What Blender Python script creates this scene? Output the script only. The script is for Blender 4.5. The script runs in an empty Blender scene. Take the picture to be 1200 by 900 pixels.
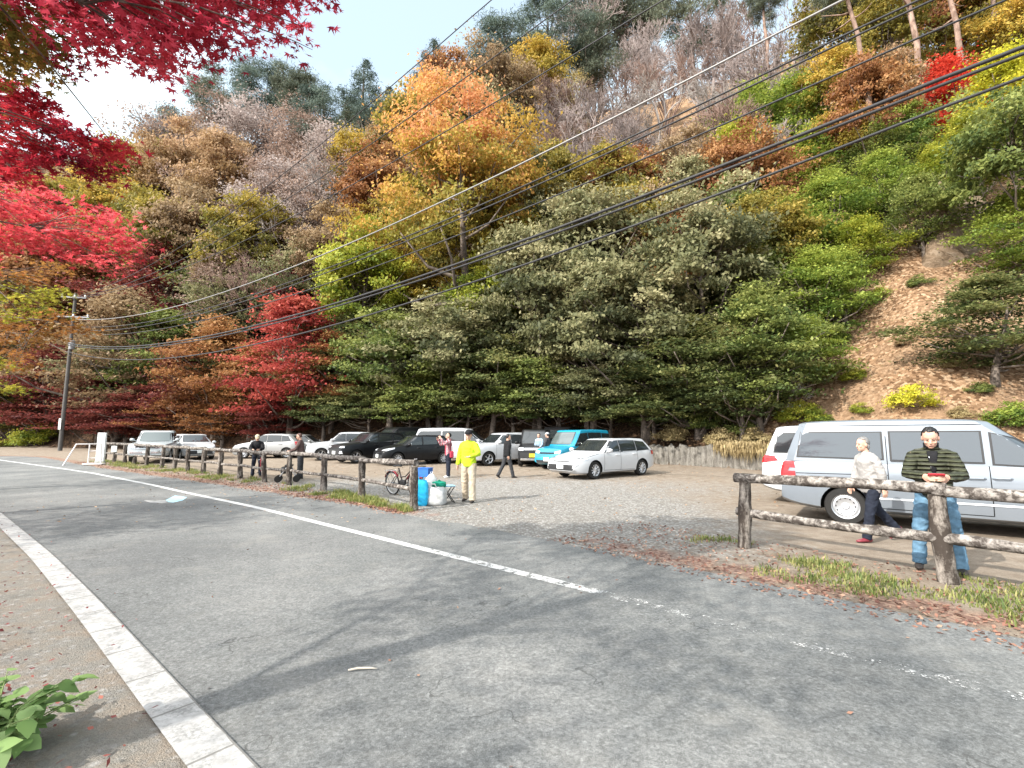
import bpy, bmesh, math, random
import numpy as np
from mathutils import Vector, Matrix
from mathutils.bvhtree import BVHTree

SC = bpy.context.scene
COL = SC.collection
R = math.radians
# ------------------------------------------------------------------ camera
F = 560.0                      # focal length in pixels of the 1200 x 900 photograph
CAMH = 1.6
PITCH = math.atan(61.0 / F)
cam_d = bpy.data.cameras.new('camera')
cam_d.sensor_width = 36.0
cam_d.lens = 36.0 * F / 1200.0
cam_d.clip_end = 2000
cam_d.clip_start = 0.05
cam = bpy.data.objects.new('camera', cam_d)
COL.objects.link(cam)
cam.location = (0, 0, CAMH)
cam.rotation_euler = (R(90) + PITCH, 0, 0)
SC.camera = cam
# ------------------------------------------------------------------ light
SUN_EL = R(37)
to_sun = Vector((-0.80, -0.60, 0)).normalized() * math.cos(SUN_EL) + Vector((0, 0, math.sin(SUN_EL)))
W = bpy.data.worlds.new('World')
SC.world = W
W.use_nodes = True
nt = W.node_tree
bg = nt.nodes['Background']
sky = nt.nodes.new('ShaderNodeTexSky')
sky.sky_type = 'NISHITA'
sky.sun_disc = False
sky.sun_elevation = SUN_EL
sky.sun_rotation = math.atan2(to_sun.x, to_sun.y)
sky.air_density = 1.0
sky.dust_density = 1.5
tc = nt.nodes.new('ShaderNodeTexCoord')
mp = nt.nodes.new('ShaderNodeMapping')
mp.inputs['Scale'].default_value = (1.0, 1.0, 2.2)
mp.inputs['Location'].default_value = (0.35, 0.1, 0.2)
cn = nt.nodes.new('ShaderNodeTexNoise')
cn.inputs['Scale'].default_value = 1.5
cn.inputs['Detail'].default_value = 7
cn.inputs['Roughness'].default_value = 0.52
cr = nt.nodes.new('ShaderNodeValToRGB')
cr.color_ramp.elements[0].color = (.48, .48, .48, 1)
cr.color_ramp.elements[0].position = 0.44
cr.color_ramp.elements[1].position = 0.62
mx = nt.nodes.new('ShaderNodeMix')
mx.data_type = 'RGBA'
mx.inputs[7].default_value = (4.4, 5.3, 5.7, 1)
nt.links.new(tc.outputs['Generated'], mp.inputs['Vector'])
nt.links.new(mp.outputs['Vector'], cn.inputs['Vector'])
nt.links.new(cn.outputs['Fac'], cr.inputs['Fac'])
nt.links.new(cr.outputs['Color'], mx.inputs[0])
nt.links.new(sky.outputs['Color'], mx.inputs[6])
# unseen milky haze round the sun, added as fill light; clearer blue sky opposite
dp = nt.nodes.new('ShaderNodeVectorMath'); dp.operation = 'DOT_PRODUCT'
dp.inputs[1].default_value = to_sun
nt.links.new(tc.outputs['Generated'], dp.inputs[0])
hr_ = nt.nodes.new('ShaderNodeValToRGB')
hr_.color_ramp.elements[0].position = 0.30
hr_.color_ramp.elements[1].position = 0.78
nt.links.new(dp.outputs['Value'], hr_.inputs['Fac'])
mh = nt.nodes.new('ShaderNodeMix'); mh.data_type = 'RGBA'
mh.inputs[7].default_value = (12.5, 12.8, 13.0, 1)
nt.links.new(hr_.outputs['Color'], mh.inputs[0])
nt.links.new(mx.outputs[2], mh.inputs[6])
nt.links.new(mh.outputs[2], bg.inputs['Color'])
bg.inputs['Strength'].default_value = 0.15
sl = bpy.data.lights.new('sun', 'SUN')
sl.energy = 4.2
sl.angle = R(0.6)
sl.color = (1.0, 0.945, 0.86)
sun = bpy.data.objects.new('sun', sl)
COL.objects.link(sun)
sun.rotation_euler = (-to_sun).to_track_quat('-Z', 'Y').to_euler()
sun.location = to_sun * 60
SC.view_settings.view_transform = 'Standard'
SC.view_settings.look = 'None'
SC.view_settings.gamma = 1
SC.view_settings.exposure = 1.02
SC.view_settings.use_curve_mapping = False
SC.cycles.max_bounces = 6
SC.cycles.transparent_max_bounces = 6

# ------------------------------------------------------------------ helpers
rng = np.random.default_rng(7)
random.seed(7)


def tag(o, label=None, cat=None, group=None, kind=None):
    if label: o['label'] = label
    if cat: o['category'] = cat
    if group: o['group'] = group
    if kind: o['kind'] = kind
    return o


def empty(name, loc=(0, 0, 0), rz=0.0, label=None, cat=None, group=None):
    o = bpy.data.objects.new(name, None)
    o.empty_display_size = 0.2
    COL.objects.link(o)
    o.location = loc
    o.rotation_euler = (0, 0, rz)
    return tag(o, label, cat, group)


def link_mesh(name, me, parent=None, loc=None):
    o = bpy.data.objects.new(name, me)
    COL.objects.link(o)
    if parent is not None: o.parent = parent
    if loc is not None: o.location = loc
    return o


def np_mesh(name, verts, k, mat, attrs=None, smooth=False):
    """verts: (n*k,3); every k consecutive verts are one face"""
    verts = np.asarray(verts, dtype=np.float32)
    n = len(verts) // k
    me = bpy.data.meshes.new(name)
    me.vertices.add(n * k)
    me.vertices.foreach_set('co', verts.ravel())
    me.loops.add(n * k)
    me.loops.foreach_set('vertex_index', np.arange(n * k, dtype=np.int32))
    me.polygons.add(n)
    me.polygons.foreach_set('loop_start', np.arange(0, n * k, k, dtype=np.int32))
    me.polygons.foreach_set('loop_total', np.full(n, k, dtype=np.int32))
    if attrs:
        for an, arr in attrs.items():
            a = me.attributes.new(an, 'FLOAT', 'FACE')
            a.data.foreach_set('value', np.asarray(arr, dtype=np.float32))
    me.materials.append(mat)
    me.update(calc_edges=True)
    me.validate()
    if smooth: me.shade_smooth()
    return me


class MB:
    def __init__(s):
        s.v = []; s.f = []; s.m = []

    def add(s, vs, fs, mi=0):
        o = len(s.v)
        s.v += [tuple(v) for v in vs]
        s.f += [tuple(i + o for i in f) for f in fs]
        s.m += [mi] * len(fs)
        return s

    def box(s, c, size, rz=0.0, mi=0, rx=0.0, ry=0.0, bev=0.0):
        hx, hy, hz = size[0] / 2, size[1] / 2, size[2] / 2
        M = Matrix.Rotation(rz, 3, 'Z') @ Matrix.Rotation(ry, 3, 'Y') @ Matrix.Rotation(rx, 3, 'X')
        if bev > 0:
            b = min(bev, hx * .9, hy * .9, hz * .9)
            vs = []
            lv = [(-hz, b), (-hz + b, 0), (hz - b, 0), (hz, b)]
            for z, i in lv:
                x, y = hx - i, hy - i
                cb = b * .7
                vs += [(x - cb, -y, z), (x, -y + cb, z), (x, y - cb, z), (x - cb, y, z), (-x + cb, y, z), (-x, y - cb, z), (-x, -y + cb, z), (-x + cb, -y, z)]
            fs = []
            for k in range(3):
                for i in range(8):
                    fs.append((k * 8 + i, k * 8 + (i + 1) % 8, k * 8 + 8 + (i + 1) % 8, k * 8 + 8 + i))
            fs.append(tuple(reversed(range(8))))
            fs.append(tuple(range(24, 32)))
        else:
            vs = [(x, y, z) for z in (-hz, hz) for y in (-hy, hy) for x in (-hx, hx)]
            fs = [(0, 2, 3, 1), (4, 5, 7, 6), (0, 1, 5, 4), (2, 6, 7, 3), (1, 3, 7, 5), (0, 4, 6, 2)]
        c = Vector(c)
        return s.add([M @ Vector(v) + c for v in vs], fs, mi)

    def tube(s, pts, rad, n=8, mi=0, side=None, cap=True, jit=0.0, rg=None):
        """rad: number, list of numbers or list of (lateral, other) pairs"""
        pts = [Vector(p) for p in pts]
        m = len(pts)
        if not isinstance(rad, (list, tuple)): rad = [rad] * m
        vs = []; fs = []
        prev = None
        for i, p in enumerate(pts):
            t = (pts[min(i + 1, m - 1)] - pts[max(i - 1, 0)])
            if t.length < 1e-9: t = Vector((0, 0, 1))
            t.normalize()
            a = Vector(side) if side is not None else (prev if prev is not None else (Vector((1, 0, 0)) if abs(t.x) < .8 else Vector((0, 1, 0))))
            a = a - t * a.dot(t)
            if a.length < 1e-6: a = t.orthogonal()
            a.normalize(); prev = a
            b = t.cross(a)
            r = rad[i]
            ra, rb = (r if isinstance(r, (list, tuple)) else (r, r))
            for k in range(n):
                th = 2 * math.pi * k / n
                j = 1 + (jit * (rg.random() - .5) * 2 if jit else 0)
                vs.append(p + a * (ra * math.cos(th) * j) + b * (rb * math.sin(th) * j))
        for i in range(m - 1):
            for k in range(n):
                fs.append((i * n + k, i * n + (k + 1) % n, (i + 1) * n + (k + 1) % n, (i + 1) * n + k))
        if cap:
            fs.append(tuple(reversed(range(n))))
            fs.append(tuple(range((m - 1) * n, m * n)))
        return s.add(vs, fs, mi)

    def lathe(s, prof, n=24, axis='z', c=(0, 0, 0), mi=0, close=False, cap=True):
        vs = []; fs = []
        m = len(prof)
        for (r, h) in prof:
            for k in range(n):
                th = 2 * math.pi * k / n
                x, y = r * math.cos(th), r * math.sin(th)
                v = (x, y, h) if axis == 'z' else ((x, h, y) if axis == 'y' else (h, x, y))
                vs.append((v[0] + c[0], v[1] + c[1], v[2] + c[2]))
        for i in range(m if close else m - 1):
            j = (i + 1) % m
            for k in range(n):
                fs.append((i * n + k, i * n + (k + 1) % n, j * n + (k + 1) % n, j * n + k))
        if not close and cap:
            if prof[0][0] > 1e-5: fs.append(tuple(reversed(range(n))))
            if prof[-1][0] > 1e-5: fs.append(tuple(range((m - 1) * n, m * n)))
        return s.add(vs, fs, mi)

    def ball(s, c, r, n=12, mi=0, M=None):
        if not isinstance(r, (list, tuple)): r = (r, r, r)
        vs = []; fs = []
        k2 = n // 2
        for i in range(1, k2):
            ph = math.pi * i / k2
            for j in range(n):
                th = 2 * math.pi * j / n
                vs.append(Vector((r[0] * math.sin(ph) * math.cos(th), r[1] * math.sin(ph) * math.sin(th), r[2] * math.cos(ph))))
        top = len(vs); vs.append(Vector((0, 0, r[2]))); bot = len(vs); vs.append(Vector((0, 0, -r[2])))
        for i in range(k2 - 2):
            for j in range(n):
                fs.append((i * n + j, (i + 1) * n + j, (i + 1) * n + (j + 1) % n, i * n + (j + 1) % n))
        for j in range(n):
            fs.append((top, j, (j + 1) % n))
            o = (k2 - 2) * n
            fs.append((bot, o + (j + 1) % n, o + j))
        c = Vector(c)
        return s.add([(M @ v if M else v) + c for v in vs], fs, mi)

    def prism(s, poly, h0, h1, plane='xz', mi=0):
        n = len(poly)
        def P(a, h): return (a[0], h, a[1]) if plane == 'xz' else ((a[0], a[1], h) if plane == 'xy' else (h, a[0], a[1]))
        vs = [P(a, h0) for a in poly] + [P(a, h1) for a in poly]
        fs = [(i, (i + 1) % n, n + (i + 1) % n, n + i) for i in range(n)]
        fs += [tuple(reversed(range(n))), tuple(range(n, 2 * n))]
        return s.add(vs, fs, mi)

    def mesh(s, name, mats, smooth=None):
        me = bpy.data.meshes.new(name)
        me.from_pydata([tuple(v) for v in s.v], [], s.f)
        if not isinstance(mats, (list, tuple)): mats = [mats]
        for m in mats: me.materials.append(m)
        if len(mats) > 1: me.polygons.foreach_set('material_index', s.m)
        bm = bmesh.new(); bm.from_mesh(me)
        bmesh.ops.recalc_face_normals(bm, faces=bm.faces)
        bm.to_mesh(me); bm.free()
        if smooth is not None:
            me.shade_smooth()
            if smooth < 3: me.set_sharp_from_angle(angle=smooth)
        me.update()
        return me

    def build(s, name, mats, parent=None, smooth=0.7, loc=None):
        return link_mesh(name, s.mesh(name, mats, smooth), parent, loc)


def evaluated(me, mods, name):
    """apply modifiers given as (type, {settings}) to a mesh without operators"""
    o = bpy.data.objects.new('tmp', me); COL.objects.link(o)
    for t, kw in mods:
        m = o.modifiers.new(t, t)
        for k, v in kw.items(): setattr(m, k, v)
    dg = bpy.context.evaluated_depsgraph_get(); dg.update()
    me2 = bpy.data.meshes.new_from_object(o.evaluated_get(dg), depsgraph=dg)
    bpy.data.objects.remove(o); me2.name = name
    return me2

# ------------------------------------------------------------------ materials
def rgba(c): return (c[0], c[1], c[2], 1.0)


class NM:
    def __init__(s, name, rough=0.8, spec=0.3, metal=0.0):
        s.m = bpy.data.materials.new(name); s.m.use_nodes = True
        s.t = s.m.node_tree; s.b = s.t.nodes['Principled BSDF']
        s.b.inputs['Roughness'].default_value = rough
        s.b.inputs['Specular IOR Level'].default_value = spec
        s.b.inputs['Metallic'].default_value = metal

    def node(s, t, **kw):
        n = s.t.nodes.new(t)
        for k, v in kw.items(): setattr(n, k, v)
        return n

    def link(s, a, b): s.t.links.new(a, b)

    def coord(s, kind='Object', scale=(1, 1, 1)):
        c = s.node('ShaderNodeTexCoord'); m = s.node('ShaderNodeMapping')
        m.inputs['Scale'].default_value = scale
        s.link(c.outputs[kind], m.inputs['Vector'])
        return m.outputs['Vector']

    def noise(s, vec, scale, detail=4, rough=.6, dist=0.0):
        n = s.node('ShaderNodeTexNoise')
        n.inputs['Scale'].default_value = scale; n.inputs['Detail'].default_value = detail
        n.inputs['Roughness'].default_value = rough; n.inputs['Distortion'].default_value = dist
        if vec is not None: s.link(vec, n.inputs['Vector'])
        return n.outputs['Fac']

    def ramp(s, fac, stops):
        r = s.node('ShaderNodeValToRGB'); e = r.color_ramp.elements
        while len(e) < len(stops): e.new(0.5)
        for i, (p, c) in enumerate(stops):
            e[i].position = p; e[i].color = rgba(c) if not isinstance(c, (int, float)) else (c, c, c, 1)
        s.link(fac, r.inputs['Fac'])
        return r.outputs['Color']

    def mix(s, fac, a, b, mode='MIX'):
        n = s.node('ShaderNodeMix'); n.data_type = 'RGBA'; n.blend_type = mode
        for sock, v in ((n.inputs[0], fac), (n.inputs[6], a), (n.inputs[7], b)):
            if isinstance(v, (int, float)): sock.default_value = v
            elif isinstance(v, (tuple, list)): sock.default_value = rgba(v)
            else: s.link(v, sock)
        return n.outputs[2]

    def math(s, op, a, b=0.0, clamp=False):
        n = s.node('ShaderNodeMath', operation=op); n.use_clamp = clamp
        for sock, v in ((n.inputs[0], a), (n.inputs[1], b)):
            if isinstance(v, (int, float)): sock.default_value = v
            else: s.link(v, sock)
        return n.outputs[0]

    def attr(s, name):
        n = s.node('ShaderNodeAttribute'); n.attribute_name = name
        return n.outputs['Fac']

    def bump(s, h, strength=.4, dist=.02):
        n = s.node('ShaderNodeBump'); n.inputs['Strength'].default_value = strength
        n.inputs['Distance'].default_value = dist
        s.link(h, n.inputs['Height']); s.link(n.outputs['Normal'], s.b.inputs['Normal'])

    def base(s, c):
        if isinstance(c, (tuple, list)): s.b.inputs['Base Color'].default_value = rgba(c)
        else: s.link(c, s.b.inputs['Base Color'])
        return s


def simple(name, col, rough=.6, spec=.4, metal=0.0, vary=.12, scale=6.0, bump=0.0):
    n = NM(name, rough, spec, metal)
    v = n.noise(n.coord(), scale, 4)
    lo = tuple(c * (1 - vary) for c in col); hi = tuple(min(1, c * (1 + vary)) for c in col)
    n.base(n.ramp(v, [(.3, lo), (.7, hi)]))
    if bump: n.bump(v, bump, .01)
    return n.m


def carpaint(name, col, metal=0.0):
    n = NM(name, .32, .5, metal)
    v = n.noise(n.coord(), 3.0, 5)
    n.base(n.ramp(v, [(.25, tuple(c * .93 for c in col)), (.75, col)]))
    n.b.inputs['Coat Weight'].default_value = .5 if max(col) > .1 else .12
    if max(col) < .1: n.b.inputs['Specular IOR Level'].default_value = .22
    n.b.inputs['Coat Roughness'].default_value = .06
    return n.m


def foliage(name, a, b, c=None, trans=.35, hgt=0.0):
    """leaf colours a -> b by clump and leaf; hgt shifts towards b higher up the crown (leaves turn there first)"""
    n = NM(name, .62, .25)
    f = n.math('ADD', n.math('MULTIPLY', n.attr('clump'), .62), n.math('MULTIPLY', n.attr('rnd'), .38))
    if hgt: f = n.math('ADD', f, n.math('MULTIPLY', n.math('SUBTRACT', n.attr('hgt'), .5), hgt), True)
    oc = n.coord('Object'); pn = n.noise(oc, 2.6, 3, .6)
    f = n.math('ADD', f, n.math('MULTIPLY', n.math('SUBTRACT', pn, .5), .9), True)
    stops = [(.12, a), (.85, b)] if c is None else [(.1, a), (.5, c), (.9, b)]
    col = n.ramp(f, stops)
    n.base(col)
    tr = n.node('ShaderNodeBsdfTranslucent')
    n.link(n.mix(.5, col, col, 'SCREEN'), tr.inputs['Color'])
    ms = n.node('ShaderNodeMixShader'); ms.inputs[0].default_value = trans
    n.link(n.b.outputs[0], ms.inputs[1]); n.link(tr.outputs[0], ms.inputs[2])
    n.link(ms.outputs[0], n.t.nodes['Material Output'].inputs['Surface'])
    return n.m


def bark(name, dark, light, sc=(6, 6, 1.2), patch=(.42, .62), b=.6):
    n = NM(name, .9, .15)
    co = n.coord('Object', sc)
    v = n.noise(co, 3.0, 8, .65, .5)
    w = n.noise(n.coord('Object', (1, 1, 1)), 22.0, 5, .7)
    f = n.math('ADD', n.math('MULTIPLY', v, .7), n.math('MULTIPLY', w, .3))
    n.base(n.ramp(f, [(patch[0], dark), (patch[1], light)]))
    n.bump(f, b, .03)
    return n.m
# ------------------------------------------------------------------ rays and terrain
CP, SP = math.cos(PITCH), math.sin(PITCH)


def ray(px, py):
    a, b = (px - 600.0) / F, (450.0 - py) / F
    return np.array([a, CP - SP * b, SP + CP * b])


def vnoise(x, y, seed=0):
    x = np.asarray(x, float); y = np.asarray(y, float)
    xi = np.floor(x).astype(np.int64); yi = np.floor(y).astype(np.int64)
    fx = x - xi; fy = y - yi
    def h(i, j):
        n = (i * 374761393 + j * 668265263 + seed * 974711) & 0x7fffffff
        n = ((n ^ (n >> 13)) * 1274126177) & 0x7fffffff
        return ((n ^ (n >> 16)) & 0xffff) / 65535.0
    ux = fx * fx * (3 - 2 * fx); uy = fy * fy * (3 - 2 * fy)
    return (h(xi, yi) * (1 - ux) + h(xi + 1, yi) * ux) * (1 - uy) + (h(xi, yi + 1) * (1 - ux) + h(xi + 1, yi + 1) * ux) * uy


def fbm(x, y, seed=0, o=4):
    s = 0; a = .5
    for k in range(o):
        s = s + a * vnoise(np.asarray(x) * 2 ** k, np.asarray(y) * 2 ** k, seed + k); a *= .5
    return s


FOOT = np.array([(-120, 84), (-80, 64), (-45, 48), (-25, 38.5), (-10, 32.5), (0, 29.5), (5.5, 27), (9.2, 24.2), (11.6, 20.6), (13.4, 17), (17, 14.6), (24, 13), (45, 10), (120, 2)], float)


def foot_dist(x, y):
    x = np.asarray(x, float); y = np.asarray(y, float)
    best = np.full(x.shape, 1e9); sg = np.ones(x.shape)
    for i in range(len(FOOT) - 1):
        a, b = FOOT[i], FOOT[i + 1]
        d = b - a; L2 = d @ d
        t = np.clip(((x - a[0]) * d[0] + (y - a[1]) * d[1]) / L2, 0, 1)
        qx, qy = x - (a[0] + t * d[0]), y - (a[1] + t * d[1])
        dd = np.sqrt(qx * qx + qy * qy)
        s = np.sign(d[0] * qy - d[1] * qx)
        m = dd < best - 1e-9
        best = np.where(m, dd, best); sg = np.where(m, s, sg)
    return best * sg


def gz(x, y):
    y = np.asarray(y, float)
    t = np.clip(y - 13.0, 0, 30)
    return 0.016 * t * t / (t + 3.0)


def hz(x, y):
    x = np.asarray(x, float); y = np.asarray(y, float)
    d = foot_dist(x, y)
    s = np.interp(x, [-80, -25, 0, 9, 16, 30, 80], [1.5, 1.5, 1.5, 1.38, 1.02, 1.0, 1.0])
    dp = np.maximum(d, 0)
    n = fbm(x * .13, y * .13, 3, 4) - .47
    raw = s * (np.sqrt(dp * dp + 1.6) - math.sqrt(1.6)) + n * np.clip(dp * .35, 0, 3.2)
    H = np.interp(x, [-80, -30, 0, 60], [110, 110, 130, 130])
    raw = np.maximum(raw, 0)
    bank = 1.05 * np.clip((np.asarray(x) - 5.6) / 1.0, 0, 1) * np.clip((14.5 - np.asarray(x)) / 1.5, 0, 1) * np.clip((d - .1) / .25, 0, 1) * np.clip((7 - d) / 7, 0, 1)
    return gz(x, y) + raw / (1 + (raw / H) ** 4) ** .25 + bank


def G(px, py, zoff=0.0):
    d = ray(px, py)
    t = (CAMH) / max(1e-4, -d[2])
    for _ in range(12):
        p = d * t
        z = float(gz(p[0], p[1])) + zoff
        t = (CAMH - z) / max(1e-4, -d[2])
    p = d * t
    return Vector((p[0], p[1], float(gz(p[0], p[1]))))


def at_depth(px, Y):
    """ground point under image column px at forward distance Y"""
    d = ray(px, 511)
    return Vector((d[0] / d[1] * Y, Y, float(gz(0, Y))))


def hill_hit(px, py):
    d = ray(px, py)
    t = np.linspace(3, 140, 3000)
    P = d[None, :] * t[:, None]
    z = CAMH + P[:, 2] - hz(P[:, 0], P[:, 1])
    k = np.argmax(z < 0) if np.any(z < 0) else 1500
    return Vector((P[k, 0], P[k, 1], float(hz(P[k, 0], P[k, 1]))))


# resampled polyline
def resample(pts, n):
    P = np.array([(p[0], p[1]) for p in pts], float)
    L = np.concatenate([[0], np.cumsum(np.linalg.norm(np.diff(P, axis=0), axis=1))])
    s = np.linspace(0, L[-1], n)
    Q = np.stack([np.interp(s, L, P[:, 0]), np.interp(s, L, P[:, 1])], 1)
    for _ in range(3):
        Q[1:-1] = (Q[:-2] + 2 * Q[1:-1] + Q[2:]) / 4
    return Q, s


def dist_poly(x, y, poly):
    best = np.full(np.shape(x), 1e9)
    for a, b in zip(poly[:-1], poly[1:]):
        d = b - a; t = np.clip(((x - a[0]) * d[0] + (y - a[1]) * d[1]) / max(1e-9, d @ d), 0, 1)
        best = np.minimum(best, np.hypot(x - a[0] - t * d[0], y - a[1] - t * d[1]))
    return best


r_line = [G(*p) for p in [(720, 700), (560, 660), (400, 620), (300, 595), (180, 569), (110, 555), (70, 549)]]
d0 = (r_line[0] - r_line[2]).normalized()
r_line = [r_line[0] + d0 * 22, r_line[0] + d0 * 8] + r_line + [Vector((-33, 30.2, 0)), Vector((-46, 33.2, 0)), Vector((-90, 38, 0))]
l_line = [G(*p) for p in [(290, 900), (190, 790), (120, 713), (60, 652), (0, 602)]]
d1 = (l_line[0] - l_line[-1]).normalized()
l_line = [l_line[0] + d1 * 22, l_line[0] + d1 * 8] + l_line + [Vector((-16.5, 14.6, 0)), Vector((-24, 19.3, 0)), Vector((-36, 23.5, 0)), Vector((-90, 30, 0))]
edge = [G(*p) for p in [(1200, 748), (1000, 706), (870, 681), (760, 656), (650, 633), (520, 612), (400, 590), (300, 575), (200, 560), (130, 550.5)]]
d2 = (edge[0] - edge[2]).normalized()
edge = [edge[0] + d2 * 18, edge[0] + d2 * 5] + edge + [Vector((-31, 31.5, 0)), Vector((-46, 35.2, 0)), Vector((-90, 41, 0))]
NS = 420
RL, sR = resample(r_line, NS)
LL, sL = resample(l_line, NS)
RE, sE = resample(edge, NS)


def normals2(Q):
    t = np.gradient(Q, axis=0)
    t /= np.linalg.norm(t, axis=1)[:, None]
    return np.stack([-t[:, 1], t[:, 0]], 1)     # left of the direction of travel


def ribbon(name, A, B, z, m, nacross=2, u=None):
    verts = []; faces = []
    n = len(A)
    for i in range(n):
        for k in range(nacross + 1):
            t = k / nacross
            p = A[i] * (1 - t) + B[i] * t
            verts.append((p[0], p[1], float(gz(p[0], p[1])) + z))
    w = nacross + 1
    for i in range(n - 1):
        for k in range(nacross):
            faces.append((i * w + k, (i + 1) * w + k, (i + 1) * w + k + 1, i * w + k + 1))
    me = bpy.data.meshes.new(name)
    me.from_pydata(verts, [], faces)
    if u is not None:
        a = me.attributes.new('along', 'FLOAT', 'POINT')
        a.data.foreach_set('value', np.repeat(u, w).astype(np.float32))
        c = me.attributes.new('across', 'FLOAT', 'POINT')
        c.data.foreach_set('value', np.tile(np.linspace(0, 1, w), n).astype(np.float32))
    me.materials.append(m)
    bm = bmesh.new(); bm.from_mesh(me)
    bmesh.ops.recalc_face_normals(bm, faces=bm.faces)
    for f in bm.faces:
        if f.normal.z < 0: f.normal_flip()
    bm.to_mesh(me); bm.free()
    return link_mesh(name, me)


# --- asphalt
n = NM('asphalt', .86, .25)
co = n.coord('Object')
big = n.noise(co, .5, 4, .55)
grain = n.noise(co, 140, 3, .75)
speck = n.noise(co, 38, 4, .8)
c1 = n.ramp(big, [(.3, (.098, .101, .100)), (.5, (.132, .135, .132)), (.72, (.180, .180, .174))])
stn = n.noise(n.coord('Object', (.35, .35, 1)), 1.0, 7, .62, .8)
c1 = n.mix(n.ramp(stn, [(.46, 0.0), (.66, .55)]), c1, (.205, .203, .195))
pat = n.noise(n.coord('Object', (1, 1, 1)), .22, 2, .4)
c1 = n.mix(n.ramp(pat, [(.36, .4), (.44, 0.0)]), c1, (.085, .087, .088))
fine = n.noise(n.coord('Object', (1, 1, 1)), 9, 6, .75)
c1 = n.mix(.35, c1, n.ramp(fine, [(.3, (.3,) * 3), (.5, (.5,) * 3), (.7, (.74,) * 3)]), 'OVERLAY')
c2 = n.mix(.5, c1, n.ramp(grain, [(.34, (.25,) * 3), (.5, (.5,) * 3), (.68, (.9,) * 3)]), 'OVERLAY')
c2 = n.mix(.40, c2, n.ramp(speck, [(.38, (.2,) * 3), (.5, (.5,) * 3), (.63, (.88,) * 3)]), 'OVERLAY')
vs_ = n.node('ShaderNodeTexVoronoi'); vs_.inputs['Scale'].default_value = 60; n.link(co, vs_.inputs['Vector'])
vsep = n.node('ShaderNodeSeparateColor'); n.link(vs_.outputs['Color'], vsep.inputs[0])
c2 = n.mix(.30, c2, n.ramp(vsep.outputs[0], [(.05, (.22,) * 3), (.5, (.48,) * 3), (.93, (.62,) * 3), (1.0, (.95,) * 3)]), 'OVERLAY')
vor = n.node('ShaderNodeTexVoronoi'); vor.feature = 'DISTANCE_TO_EDGE'
wv = n.node('ShaderNodeVectorMath', operation='ADD'); nz = n.node('ShaderNodeTexNoise'); nz.inputs['Scale'].default_value = 1.6; nz.inputs['Detail'].default_value = 6
sc_ = n.node('ShaderNodeVectorMath', operation='SCALE'); sc_.inputs['Scale'].default_value = 1.3
n.link(co, nz.inputs['Vector']); n.link(nz.outputs['Color'], sc_.inputs[0]); n.link(co, wv.inputs[0]); n.link(sc_.outputs[0], wv.inputs[1])
n.link(wv.outputs[0], vor.inputs['Vector']); vor.inputs['Scale'].default_value = .55
crk = n.math('LESS_THAN', vor.outputs['Distance'], .0036)
cm = n.math('MULTIPLY', crk, n.math('GREATER_THAN', n.noise(co, .8, 3), .50))
c3 = n.mix(n.math('MULTIPLY', cm, .62), c2, (.05, .05, .048))
dust = n.math('MULTIPLY', n.ramp(n.noise(co, 1.1, 6, .7), [(.52, 0.0), (.72, 1.0)]), .25)
c3 = n.mix(dust, c3, (.30, .285, .255))
n.base(c3); n.bump(n.math('ADD', grain, speck), .55, .006)
M_ASPH = n.m

# --- painted line, worn through to the asphalt
def paint_mat(name, wear_lo, wear_hi, joints=False):
    n = NM(name, .7, .3)
    co = n.coord('Object')
    f = n.math('ADD', n.math('MULTIPLY', n.noise(co, 5.5, 6, .75), .55), n.math('MULTIPLY', n.noise(co, 42, 4, .7), .45))
    w = n.ramp(f, [(wear_lo, 0.0), (wear_hi, 1.0)])
    col = n.mix(w, (.17, .17, .165), n.ramp(n.noise(co, 16, 5, .7), [(.3, (.23, .225, .215)), (.65, (.38, .375, .365))]))
    if joints:
        u = n.math('FRACT', n.math('MULTIPLY', n.attr('along'), 1 / .6))
        j = n.math('LESS_THAN', n.math('ADD', u, n.math('MULTIPLY', n.noise(co, 9, 3), .015)), .035)
        e = n.math('GREATER_THAN', n.math('ADD', n.attr('across'), n.math('MULTIPLY', n.noise(co, 6, 4), .10)), 1.01)
        e2 = n.math('MAXIMUM', j, e)
        col = n.mix(n.math('MULTIPLY', e2, .75), col, (.10, .095, .085))
    n.base(col); n.bump(f, .3, .004)
    return n.m


M_LINE = paint_mat('worn_white_paint', .36, .44)
M_KERB = paint_mat('white_painted_kerb_blocks', .38, .50, True)

# --- asphalt sheet, gutter and lines
nE = normals2(RE)
jag = (fbm(sE * 1.6, sE * 0 + 3, 11, 4) - .47) * .34
RE2 = RE + nE * jag[:, None]
nL = normals2(LL)
LI = LL - nL * .02
tag(ribbon('road', LI, RE2, .008, M_ASPH, 10), kind='structure')
tag(ribbon('kerb_strip', LL + nL * .20, LL - nL * .02, .022, M_KERB, 4, sL), kind='structure')

# edge line on the lot side, fading out to the right
nR = normals2(RL)
n = NM('fading_white_paint', .7, .3)
co = n.coord('Object')
fo = n.math('ADD', n.math('MULTIPLY', n.noise(co, 7.5, 6, .75), .55), n.math('MULTIPLY', n.noise(co, 45, 4, .7), .45))
lvl = n.math('ADD', fo, n.attr('fade'))
al = n.ramp(lvl, [(.47, 0.0), (.50, 1.0)])
n.base(n.ramp(n.noise(co, 20, 4, .7), [(.3, (.36, .36, .35)), (.65, (.54, .54, .53))]))
tb = n.node('ShaderNodeBsdfTransparent'); msx = n.node('ShaderNodeMixShader')
n.link(al, msx.inputs[0]); n.link(tb.outputs[0], msx.inputs[1]); n.link(n.b.outputs[0], msx.inputs[2])
n.link(msx.outputs[0], n.t.nodes['Material Output'].inputs['Surface'])
o = ribbon('road_line', RL + nR * .075, RL - nR * .075, .013, n.m, 2, sR)
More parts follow.
